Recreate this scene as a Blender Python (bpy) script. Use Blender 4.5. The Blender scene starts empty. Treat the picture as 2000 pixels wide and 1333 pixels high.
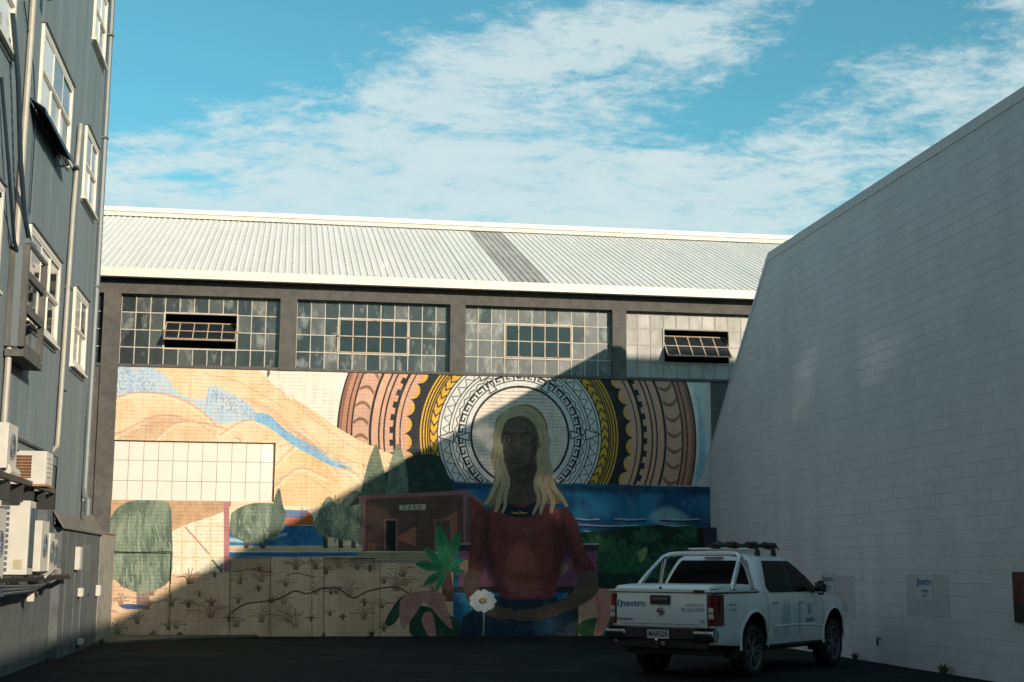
import bpy, bmesh, math, random
import numpy as np
from mathutils import Vector, Matrix
random.seed(7)
S = bpy.context.scene
COL = S.collection
R = math.radians

# ---------------------------------------------------------------- camera
F_PX, CAM_H = 2740.0, 1.6
YAW, PITCH, ROLL = R(8.97), R(9.177), R(.307)
fwd = Vector((math.sin(YAW)*math.cos(PITCH), math.cos(YAW)*math.cos(PITCH), math.sin(PITCH)))
rt = Vector((math.cos(YAW), -math.sin(YAW), 0)); up = rt.cross(fwd)
r2 = rt*math.cos(ROLL)+up*math.sin(ROLL); u2 = -rt*math.sin(ROLL)+up*math.cos(ROLL)
cam_d = bpy.data.cameras.new('camera'); cam = bpy.data.objects.new('camera', cam_d); COL.objects.link(cam)
cam.matrix_world = Matrix(((r2.x, u2.x, -fwd.x, 0), (r2.y, u2.y, -fwd.y, 0), (r2.z, u2.z, -fwd.z, CAM_H), (0, 0, 0, 1)))
cam_d.sensor_width = 36; cam_d.lens = F_PX/2000*36; cam_d.clip_end = 3000; cam_d.clip_start = .1
S.camera = cam

# ---------------------------------------------------------------- world, sun, exposure
SUN = Vector((.53, -1.0, .304)).normalized()          # towards the sun
SUN_EL = math.asin(SUN.z); SUN_ROT = math.atan2(SUN.x, SUN.y)
S.view_settings.view_transform = 'Standard'; S.view_settings.look = 'None'
S.view_settings.gamma = 1; S.view_settings.use_curve_mapping = False
S.view_settings.exposure = .38
S.render.engine = 'CYCLES'; S.cycles.use_denoising = True; S.cycles.max_bounces = 7; S.cycles.blur_glossy = 0; S.cycles.caustics_reflective = True; S.cycles.sample_clamp_indirect = 0; S.cycles.use_guiding = True; S.cycles.use_light_tree = False
W = bpy.data.worlds.new('World'); S.world = W; W.use_nodes = True

def NG(nt):
    def n(t, **k):
        o = nt.nodes.new(t)
        for a, b in k.items(): setattr(o, a, b)
        return o
    return n
def world():
    nt = W.node_tree; nt.nodes.clear(); n = NG(nt); L = nt.links.new
    out = n('ShaderNodeOutputWorld'); bg = n('ShaderNodeBackground'); bg.inputs['Strength'].default_value = .118
    sky = n('ShaderNodeTexSky', sky_type='NISHITA', sun_disc=False); sky.sun_elevation = SUN_EL; sky.sun_rotation = SUN_ROT
    sky.altitude = 0; sky.air_density = 1.0; sky.dust_density = .3; sky.ozone_density = 1.0
    tint = n('ShaderNodeMix', data_type='RGBA', blend_type='MULTIPLY'); tint.inputs[0].default_value = 1
    L(sky.outputs[0], tint.inputs[6]); tint.inputs[7].default_value = (.46, 1.02, .97, 1)
    tc = n('ShaderNodeTexCoord'); sep = n('ShaderNodeSeparateXYZ'); L(tc.outputs['Generated'], sep.inputs[0])
    def M(op, a, b=None, c=None):
        m = n('ShaderNodeMath', operation=op)
        for i, v in enumerate((a, b, c)):
            if v is None: continue
            if isinstance(v, (int, float)): m.inputs[i].default_value = v
            else: L(v, m.inputs[i])
        return m.outputs[0]
    az = M('ARCTAN2', sep.outputs[0], sep.outputs[1]); el = M('ARCSINE', sep.outputs[2])
    # cloud sheet coordinates: the direction cut by a flat layer, the streaks running off to the right
    dz = M('ADD', M('MAXIMUM', sep.outputs[2], 0.0), .12)
    cx = M('DIVIDE', sep.outputs[0], dz); cy = M('DIVIDE', sep.outputs[1], dz)
    cmb = n('ShaderNodeCombineXYZ'); L(cx, cmb.inputs[0]); L(cy, cmb.inputs[1])
    mp = n('ShaderNodeMapping'); mp.inputs['Rotation'].default_value = (0, 0, R(25)); mp.inputs['Scale'].default_value = (1.0, 1.25, 1); mp.inputs['Location'].default_value = (3.1, 1.7, 0)
    L(cmb.outputs[0], mp.inputs[0])
    def noise(sc, det, ro, dist):
        t = n('ShaderNodeTexNoise'); t.inputs['Scale'].default_value = sc; t.inputs['Detail'].default_value = det
        t.inputs['Roughness'].default_value = ro; t.inputs['Distortion'].default_value = dist; L(mp.outputs[0], t.inputs[0]); return t.outputs[0]
    big = noise(1.3, 3, .5, .3); mid = noise(4.2, 11, .68, .6); fine = noise(15, 8, .7, .3)
    d = M('ADD', M('ADD', M('MULTIPLY', big, .22), M('MULTIPLY', mid, 1.0)), M('MULTIPLY', fine, .80))
    d = M('ADD', d, -.02)
    # where the bank lies: (azimuth deg, elevation deg, half widths, tilt, weight)
    def blob(a0, e0, sa, se, tilt, w):
        a = M('SUBTRACT', az, R(a0)); e = M('SUBTRACT', el, R(e0)); c, s_ = math.cos(R(tilt)), math.sin(R(tilt))
        u = M('DIVIDE', M('ADD', M('MULTIPLY', a, c), M('MULTIPLY', e, s_)), R(sa))
        v = M('DIVIDE', M('SUBTRACT', M('MULTIPLY', e, c), M('MULTIPLY', a, s_)), R(se))
        q = M('ADD', M('MULTIPLY', u, u), M('MULTIPLY', v, v))
        return M('MULTIPLY', M('EXPONENT', M('MULTIPLY', q, -1.0)), w)
    B = [(-5.5, 13.4, 7, 3.4, 8, .32), (7.5, 16.3, 10, 3.0, 10, .22), (6, 19.8, 5.0, 1.6, 22, .14), (14.5, 21.4, 6.5, 1.1, 10, .22), (28, 18.0, 4, 4, 30, .16), (17, 14.0, 9, 2.4, 0, .24),
         (-5, 22.0, 8.0, 3.6, 20, -.65), (18.5, 18.6, 4.0, 1.2, 24, -.28), (26, 23.3, 5, 2.2, 25, -.42), (-4.0, 15.0, 2.5, .7, 0, -.22), (4, 24.3, 8, 1.8, 0, -.35), (10, 26.5, 40, 2.6, 0, -.6)]
    for b in B: d = M('ADD', d, blob(*b))
    mr = n('ShaderNodeMapRange', interpolation_type='SMOOTHSTEP'); L(d, mr.inputs[0])
    mr.inputs[1].default_value = .86; mr.inputs[2].default_value = 1.26
    cov = M('MULTIPLY', mr.outputs[0], .78)
    cc = n('ShaderNodeMix', data_type='RGBA'); L(mid, cc.inputs[0]); cc.inputs[6].default_value = (3.5, 4.6, 4.9, 1); cc.inputs[7].default_value = (5.5, 5.9, 5.7, 1)
    mx = n('ShaderNodeMix', data_type='RGBA'); L(cov, mx.inputs[0]); L(tint.outputs[2], mx.inputs[6]); L(cc.outputs[2], mx.inputs[7])
    L(mx.outputs[2], bg.inputs[0]); L(bg.outputs[0], out.inputs[0])
world()
sd = bpy.data.lights.new('sun', 'SUN'); sd.energy = 4.1; sd.angle = R(.53); sd.color = (1, .85, .67)
so = bpy.data.objects.new('sun', sd); COL.objects.link(so); so.rotation_euler = SUN.to_track_quat('Z', 'Y').to_euler(); so.location = (0, 0, 40)

# ---------------------------------------------------------------- materials
def srgb(r, g, b):
    f = lambda c: (c/255/12.92 if c/255 <= .04045 else ((c/255+.055)/1.055)**2.4)
    return (f(r), f(g), f(b))
MATS = {}
def mat(name, col, rough=.7, metal=0, var=.12, sc=6, bump=0, bsc=40, streak=False, spec=.5, dark=None, coat=0, alpha=None, dsc=1.5, dlo=.52, dhi=.7, stretch=None):
    if name in MATS: return MATS[name]
    m = bpy.data.materials.new(name); m.use_nodes = True; nt = m.node_tree; n = NG(nt); L = nt.links.new
    p = nt.nodes['Principled BSDF']; p.inputs['Roughness'].default_value = rough; p.inputs['Metallic'].default_value = metal
    p.inputs['Specular IOR Level'].default_value = spec; p.inputs['Coat Weight'].default_value = coat; p.inputs['Coat Roughness'].default_value = .05
    tc = n('ShaderNodeNewGeometry'); mp = n('ShaderNodeMapping'); L(tc.outputs['Position'], mp.inputs[0])
    if streak: mp.inputs['Scale'].default_value = (1, 1, .06)
    if stretch: mp.inputs['Scale'].default_value = stretch
    nz = n('ShaderNodeTexNoise'); nz.inputs['Scale'].default_value = sc; nz.inputs['Detail'].default_value = 7; nz.inputs['Roughness'].default_value = .65; L(mp.outputs[0], nz.inputs[0])
    a = n('ShaderNodeMapRange'); L(nz.outputs[0], a.inputs[0]); a.inputs[1].default_value = .3; a.inputs[2].default_value = .7; a.inputs[3].default_value = 1-var; a.inputs[4].default_value = 1+var
    vm = n('ShaderNodeVectorMath', operation='SCALE'); vm.inputs[0].default_value = col; L(a.outputs[0], vm.inputs['Scale'])
    src = vm.outputs[0]
    if dark:
        nz2 = n('ShaderNodeTexNoise'); nz2.inputs['Scale'].default_value = dsc; nz2.inputs['Detail'].default_value = 9; nz2.inputs['Roughness'].default_value = .7; L(mp.outputs[0], nz2.inputs[0])
        b = n('ShaderNodeMapRange'); L(nz2.outputs[0], b.inputs[0]); b.inputs[1].default_value = dlo; b.inputs[2].default_value = dhi
        mx = n('ShaderNodeMix', data_type='RGBA'); L(b.outputs[0], mx.inputs[0]); L(src, mx.inputs[6]); mx.inputs[7].default_value = (*dark, 1); src = mx.outputs[2]
    L(src, p.inputs['Base Color'])
    if bump:
        nb = n('ShaderNodeTexNoise'); nb.inputs['Scale'].default_value = bsc; nb.inputs['Detail'].default_value = 5; L(tc.outputs['Position'], nb.inputs[0])
        bp = n('ShaderNodeBump'); bp.inputs['Strength'].default_value = bump; bp.inputs['Distance'].default_value = .02; L(nb.outputs[0], bp.inputs['Height']); L(bp.outputs[0], p.inputs['Normal'])
    MATS[name] = m; return m
asphalt = mat('asphalt', (.011, .014, .015), .95, spec=.12, var=.3, sc=60, bump=.8, bsc=90, dark=(.026, .028, .027), dsc=.5, dlo=.50, dhi=.62)
white_roof = mat('white_roof_paint', (.79, .755, .70), .55, var=.06, sc=2, dark=(.72, .68, .62), dsc=3, dlo=.55, dhi=.8, stretch=(1, .15, .15))
old_roof = mat('weathered_roof_sheet', (.43, .395, .36), .6, var=.25, sc=3, dark=(.55, .52, .50), dsc=5, stretch=(1, .15, .15))
gut_m = mat('gutter_paint', (.74, .69, .61), .5, var=.04, dark=(.62, .55, .46), dsc=1.5, dlo=.58, dhi=.8)
char_m = mat('charcoal_render', (.088, .084, .078), .85, var=.25, sc=5, bump=.4, bsc=60, dark=(.13, .12, .105), dsc=1.3)
bar_m = mat('cream_steel_bar', (.50, .46, .38), .6, var=.15, dark=(.22, .10, .05), dsc=7, dlo=.62, dhi=.72)
sash_m = mat('rusty_cream_steel', (.50, .38, .28), .6, var=.15, dark=(.24, .09, .04), dsc=8, dlo=.56, dhi=.68)
def glass_dirty(name, col, blotch, lo, hi, rough=.2, sc=3.2, seed=0):
    m = mat(name, col, rough, var=.4, sc=1.7, dark=blotch, dsc=sc, dlo=lo, dhi=hi, spec=.6, stretch=(1, 1, .5)); return m
pane_dark = glass_dirty('dirty_dark_glass', (.032, .040, .043), (.36, .37, .34), .54, .78, .22)
pane_grey = glass_dirty('dirty_grey_glass', (.06, .07, .07), (.32, .32, .29), .50, .74, .35, 4)
pane_pale = glass_dirty('chalky_pale_glass', (.27, .262, .24), (.44, .42, .38), .45, .7, .5, 3)
pane_clear = mat('clean_dark_glass', (.02, .026, .03), .08, var=.3, spec=.6)
pane_white = mat('painted_white_pane', (.70, .655, .59), .45, var=.04, sc=1.5)
rust_m = mat('rusty_frame', (.30, .16, .09), .8, var=.3, sc=10)
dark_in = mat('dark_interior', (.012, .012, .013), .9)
block_m = mat('painted_block', (.60, .63, .65), .82, var=.06, sc=1.1, bump=.5, bsc=90, dark=(.56, .59, .61), dsc=.35, dlo=.5, dhi=.75)
nt_ = block_m.node_tree; n_ = NG(nt_); g_ = n_('ShaderNodeNewGeometry'); sp_ = n_('ShaderNodeSeparateXYZ'); nt_.links.new(g_.outputs['Position'], sp_.inputs[0])
cm_ = n_('ShaderNodeCombineXYZ'); ad_ = n_('ShaderNodeMath', operation='ADD'); ad_.inputs[1].default_value = .2; nt_.links.new(sp_.outputs[1], ad_.inputs[0]); nt_.links.new(ad_.outputs[0], cm_.inputs[0]); nt_.links.new(sp_.outputs[2], cm_.inputs[1])
bt_ = n_('ShaderNodeTexBrick'); bt_.offset = .5; bt_.inputs['Scale'].default_value = 1; bt_.inputs['Mortar Size'].default_value = 0; bt_.inputs['Brick Width'].default_value = .4; bt_.inputs['Row Height'].default_value = .2
bt_.inputs['Color1'].default_value = (.975, .975, .975, 1); bt_.inputs['Color2'].default_value = (1.02, 1.02, 1.02, 1); nt_.links.new(cm_.outputs[0], bt_.inputs[0])
sk_ = n_('ShaderNodeTexNoise'); sk_.inputs['Scale'].default_value = 1.6; sk_.inputs['Detail'].default_value = 8; sm_ = n_('ShaderNodeMapping'); sm_.inputs['Scale'].default_value = (1, 1, .07); nt_.links.new(g_.outputs['Position'], sm_.inputs[0]); nt_.links.new(sm_.outputs[0], sk_.inputs[0])
sr_ = n_('ShaderNodeMapRange'); nt_.links.new(sk_.outputs[0], sr_.inputs[0]); sr_.inputs[1].default_value = .35; sr_.inputs[2].default_value = .65; sr_.inputs[3].default_value = .95; sr_.inputs[4].default_value = 1.02
v1_ = n_('ShaderNodeVectorMath', operation='MULTIPLY'); v2_ = n_('ShaderNodeVectorMath', operation='SCALE'); pb_ = nt_.nodes['Principled BSDF']; src_ = pb_.inputs['Base Color'].links[0].from_socket
nt_.links.new(src_, v1_.inputs[0]); nt_.links.new(bt_.outputs[0], v1_.inputs[1]); nt_.links.new(v1_.outputs[0], v2_.inputs[0]); nt_.links.new(sr_.outputs[0], v2_.inputs['Scale']); nt_.links.new(v2_.outputs[0], pb_.inputs['Base Color'])
slate_m = mat('slate_blue_cladding', (.135, .168, .18), .6, var=.16, sc=2.2, streak=True, dark=(.155, .19, .20), dsc=3.0, dlo=.5, dhi=.72, bump=.1, bsc=20)
trim_m = mat('slate_trim', (.10, .125, .135), .5, var=.1)
cream_m = mat('cream_window_paint', (.70, .645, .555), .5, var=.06, sc=5)
pipe_m = mat('galvanised_pale_pipe', (.36, .33, .275), .5, var=.15, sc=4)
bluepipe_m = mat('blue_grey_pipe', (.125, .15, .16), .45, var=.1)
navy_m = mat('dark_blue_pipe', (.018, .034, .05), .45, var=.2)
wood_m = mat('weathered_dark_timber', (.10, .098, .09), .85, var=.35, sc=9, stretch=(1, 1, .2), bump=.3)
ac_m = mat('aged_white_enamel', (.53, .51, .455), .5, var=.1, sc=3, dark=(.35, .29, .22), dsc=2.5, dlo=.6, dhi=.75)
ac_g = mat('dusty_grille', (.07, .10, .13), .6, var=.3)
black_m = mat('black_plastic', (.015, .016, .017), .5, var=.2)
conc_m = mat('rough_concrete', (.30, .285, .25), .9, var=.2, sc=5, bump=.6, bsc=50, dark=(.16, .15, .13), dsc=2)
lowwall_m = mat('grey_lower_wall', (.10, .115, .12), .8, var=.2, sc=3, bump=.3, dark=(.06, .07, .07), dsc=1.4)
board_m = mat('pale_weatherboard', (.46, .42, .35), .7, var=.1)
fibro_m = mat('mossy_roof_sheet', (.15, .145, .125), .9, var=.35, sc=6, bump=.5)
weed_m = mat('weed_green', (.035, .07, .02), .7, var=.4)
facade_glass = mat('facade_glass', (.05, .06, .07), .055, var=.1, spec=1.0)
curtain_m = mat('white_blind', (.66, .63, .57), .055, var=.05, spec=1.0)

for m_ in (facade_glass, curtain_m): m_.node_tree.nodes['Principled BSDF'].inputs['IOR'].default_value = 1.75
# ---------------------------------------------------------------- mesh helpers
def link(name, bm, m, parent=None, smooth=None, loc=None):
    me = bpy.data.meshes.new(name)
    if isinstance(bm, bmesh.types.BMesh):
        bm.normal_update(); bm.to_mesh(me); bm.free()
    else:
        me.from_pydata(bm[0], [], bm[1]); me.update()
    for mm in (m if isinstance(m, (list, tuple)) else [m]): me.materials.append(mm)
    if smooth is not None:
        me.shade_smooth(); me.set_sharp_from_angle(angle=R(smooth))
    o = bpy.data.objects.new(name, me); COL.objects.link(o)
    if parent: o.parent = parent
    if loc: o.location = loc
    return o
def inst(name, me, parent=None, loc=(0, 0, 0), rot=None):
    o = bpy.data.objects.new(name, me); COL.objects.link(o); o.parent = parent; o.location = loc
    if rot: o.rotation_euler = rot
    return o
def thing(name, label, cat, loc=(0, 0, 0), rz=0, group=None):
    o = bpy.data.objects.new(name, None); COL.objects.link(o); o.location = loc; o.rotation_euler = (0, 0, rz)
    o.empty_display_size = .2
    o['label'] = label; o['category'] = cat
    if group: o['group'] = group
    return o
def tag(o, label, cat, group=None):
    o['label'] = label; o['category'] = cat
    if group: o['group'] = group
    return o
def box(bm, a, b, mi=0):
    (x0, y0, z0), (x1, y1, z1) = a, b
    if x0 > x1: x0, x1 = x1, x0
    if y0 > y1: y0, y1 = y1, y0
    if z0 > z1: z0, z1 = z1, z0
    v = [bm.verts.new(p) for p in ((x0,y0,z0),(x1,y0,z0),(x1,y1,z0),(x0,y1,z0),(x0,y0,z1),(x1,y0,z1),(x1,y1,z1),(x0,y1,z1))]
    for f in ((3,2,1,0),(4,5,6,7),(0,1,5,4),(1,2,6,5),(2,3,7,6),(3,0,4,7)):
        bm.faces.new([v[i] for i in f]).material_index = mi
    return v
def bx(a, b, bev=0):
    bm = bmesh.new(); box(bm, a, b)
    if bev: bmesh.ops.bevel(bm, geom=bm.edges[:], offset=bev, segments=2, affect='EDGES', profile=.7)
    return bm
def tube(bm, pts, r, seg=8, caps=True, mi=0):
    pts = [Vector(p) for p in pts]; rings = []
    rr = r if isinstance(r, (list, tuple)) else [r]*len(pts)
    prev = None
    for i, p in enumerate(pts):
        d = (pts[min(i+1, len(pts)-1)]-pts[max(i-1, 0)]).normalized()
        if prev is None:
            a = d.orthogonal().normalized()
        else:
            a = (prev-d*prev.dot(d)).normalized()
        prev = a; b = d.cross(a)
        rings.append([bm.verts.new(p+(a*math.cos(t)+b*math.sin(t))*rr[i]) for t in [2*math.pi*k/seg for k in range(seg)]])
    for i in range(len(rings)-1):
        for k in range(seg):
            f = bm.faces.new((rings[i][k], rings[i][(k+1) % seg], rings[i+1][(k+1) % seg], rings[i+1][k])); f.material_index = mi
    if caps:
        bm.faces.new(rings[0][::-1]).material_index = mi; bm.faces.new(rings[-1]).material_index = mi
def tb(pts, r, seg=8):
    bm = bmesh.new(); tube(bm, pts, r, seg); return bm
def prism(bm, poly, axis, a, b, mi=0):
    def P(u, v, w): return {0: (w, u, v), 1: (u, w, v), 2: (u, v, w)}[axis]
    A = [bm.verts.new(P(u, v, a)) for u, v in poly]; B = [bm.verts.new(P(u, v, b)) for u, v in poly]
    n = len(poly)
    fs = [bm.faces.new(A), bm.faces.new(B[::-1])]+[bm.faces.new((A[i], B[i], B[(i+1) % n], A[(i+1) % n])) for i in range(n)]
    for f in fs: f.material_index = mi
    bmesh.ops.recalc_face_normals(bm, faces=fs)

# ---------------------------------------------------------------- ground
bm = bmesh.new(); g = 600
nx = 40
v = [bm.verts.new(p) for p in ((-g, -g, 0), (g, -g, 0), (g, g, 0), (-g, g, 0))]; bm.faces.new(v)
o = link('ground', bm, asphalt); o['kind'] = 'structure'
# low concrete apron in the left corner
D = 33.5
bm = bmesh.new(); prism(bm, [(-3.88, 33.38), (-.6, 33.38), (-1.6, 32.9), (-2.8, 31.4), (-3.88, 30.2)], 2, .004, .05)
o = link('concrete_apron', bm, mat('dusty_apron', (.12, .11, .085), .95, var=.3, sc=4, bump=.5, dark=(.05, .06, .03), dsc=2)); o['kind'] = 'structure'

# ================================================================ MURAL PAINT (flat print on the brick wall)
MX0, MX1, MZ1, MS = -4.08, 10.32, 6.26, 150
MW, MH = int((MX1-MX0)*MS), int(MZ1*MS)
CAN = np.zeros((MH, MW, 3), np.float32)
rng = np.random.default_rng(3)
_r, _u, _f = np.array(r2), np.array(u2), np.array(fwd)
def wl(p):
    d = _f+_r*(p[0]-1000)/F_PX-_u*(p[1]-666.5)/F_PX
    t = D/d[1]; return (t*d[0], CAM_H+t*d[2])
def cp(pts): return np.array([((wl(p)[0]-MX0)*MS, (MZ1-wl(p)[1])*MS) for p in pts])
def fbm(h, w, s, o=4, ax=1., ay=1.):
    a = np.zeros((h, w), np.float32); amp = 1; tot = 0
    for k in range(o):
        gh, gw = int(h/s*ay)+3, int(w/s*ax)+3; gr = rng.random((gh, gw)).astype(np.float32)
        y = np.linspace(0, gh-1.01, h); x = np.linspace(0, gw-1.01, w); yi, xi = y.astype(int), x.astype(int); fy, fx = (y-yi)[:, None], (x-xi)[None]
        fy = fy*fy*(3-2*fy); fx = fx*fx*(3-2*fx)
        a += amp*((gr[yi][:, xi]*(1-fx)+gr[yi][:, xi+1]*fx)*(1-fy)+(gr[yi+1][:, xi]*(1-fx)+gr[yi+1][:, xi+1]*fx)*fy); tot += amp; amp *= .55; s = max(2, s/2)
    return a/tot
NZ = fbm(MH, MW, 90); NZ2 = fbm(MH, MW, 24); NV = fbm(MH, MW, 60, 4, 2.5, .6)
def fillc(Q, col, a=1., nz=.12, soft=0, col2=None, nmap=None):
    Q = np.asarray(Q, float); pad = soft+2
    x0, y0 = np.maximum(np.floor(Q.min(0))-pad, 0).astype(int); x1, y1 = np.ceil(Q.max(0)).astype(int)+int(pad); x1 = min(x1, MW); y1 = min(y1, MH)
    if x1 <= x0 or y1 <= y0: return
    X = np.arange(x0, x1)[None]+.5; Y = np.arange(y0, y1)[:, None]+.5
    ins = np.zeros((y1-y0, x1-x0), bool)
    for (ax, ay), (bx_, by) in zip(Q, np.roll(Q, -1, 0)):
        if ay == by: continue
        c = ((ay > Y) != (by > Y)); ins ^= c & (X < (bx_-ax)*(Y-ay)/(by-ay)+ax)
    msk = ins.astype(np.float32)
    if soft:
        k = int(soft)
        for _ in range(2):
            for axx in (0, 1):
                cs = np.cumsum(np.pad(msk, [(k+1, k) if i == axx else (0, 0) for i in (0, 1)], mode='edge'), axis=axx)
                n_ = msk.shape[axx]; sl = lambda s_, e: tuple(slice(s_, e) if i == axx else slice(None) for i in (0, 1))
                msk = (cs[sl(2*k+1-0, 2*k+1+n_-1+1)][sl(0, n_)] if False else (cs.take(range(2*k+0, 2*k+n_), axis=axx)-cs.take(range(0, n_), axis=axx))/(2*k))
    nm = (NZ2 if nmap is None else nmap)[y0:y1, x0:x1]
    c = np.array(col, np.float32)
    C = np.broadcast_to(c, (y1-y0, x1-x0, 3)).copy()
    if col2 is not None:
        t = np.clip((nm-.35)/.3, 0, 1)[..., None]; C = C*(1-t)+np.array(col2, np.float32)*t
    C *= (1+nz*2*(nm-.5))[..., None]
    msk = (msk*a)[..., None]
    CAN[y0:y1, x0:x1] = CAN[y0:y1, x0:x1]*(1-msk)+C*msk
def fill(pts, col, **k): fillc(cp(pts), col, **k)
def spl(pts, n=8, closed=False):
    P = [np.array(p, float) for p in pts]; out = []; N = len(P); rg = range(N if closed else N-1)
    for i in rg:
        if closed: p0, p1, p2, p3 = P[i-1], P[i], P[(i+1) % N], P[(i+2) % N]
        else: p0, p1, p2, p3 = P[max(i-1, 0)], P[i], P[i+1], P[min(i+2, N-1)]
        for t in np.arange(n)/n:
            out.append(.5*((2*p1)+(-p0+p2)*t+(2*p0-5*p1+4*p2-p3)*t*t+(-p0+3*p1-3*p2+p3)*t**3))
    if not closed: out.append(P[-1])
    return out
def blobf(pts, col, **k): fill(spl(pts, 8, True), col, **k)
def strokec(Q, w, col, a=1.):
    Q = np.asarray(Q, float)
    for i, (A, B) in enumerate(zip(Q[:-1], Q[1:])):
        ww = w if np.isscalar(w) else w[i]
        x0 = int(max(min(A[0], B[0])-ww-1, 0)); x1 = int(min(max(A[0], B[0])+ww+2, MW)); y0 = int(max(min(A[1], B[1])-ww-1, 0)); y1 = int(min(max(A[1], B[1])+ww+2, MH))
        if x1 <= x0 or y1 <= y0: continue
        X = np.arange(x0, x1)[None]+.5; Y = np.arange(y0, y1)[:, None]+.5; d = B-A; L2 = max(d@d, 1e-6)
        t = np.clip(((X-A[0])*d[0]+(Y-A[1])*d[1])/L2, 0, 1)
        m = (np.clip(ww/2+.5-np.hypot(X-A[0]-t*d[0], Y-A[1]-t*d[1]), 0, 1)*a)[..., None]
        CAN[y0:y1, x0:x1] = CAN[y0:y1, x0:x1]*(1-m)+np.array(col, np.float32)*m
def stroke(pts, w, col, a=1., smooth=True): strokec(cp(spl(pts, 6) if smooth else pts), w*1.82, col, a)   # w in photo px
def tuft(x, y, h, n, col=(.07, .045, .03), w=1.3, spread=.9):
    for k in range(n):
        t = (k/(n-1)-.5)*2 if n > 1 else 0
        dx = t*h*spread*random.uniform(.8, 1.15); hh = h*(1-.35*abs(t))*random.uniform(.8, 1.1)
        stroke([(x+t*h*.12, y), (x+dx*.35, y-hh*.65), (x+dx, y-hh+abs(t)*h*.18)], w*random.uniform(.7, 1.15), col, .85)

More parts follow.
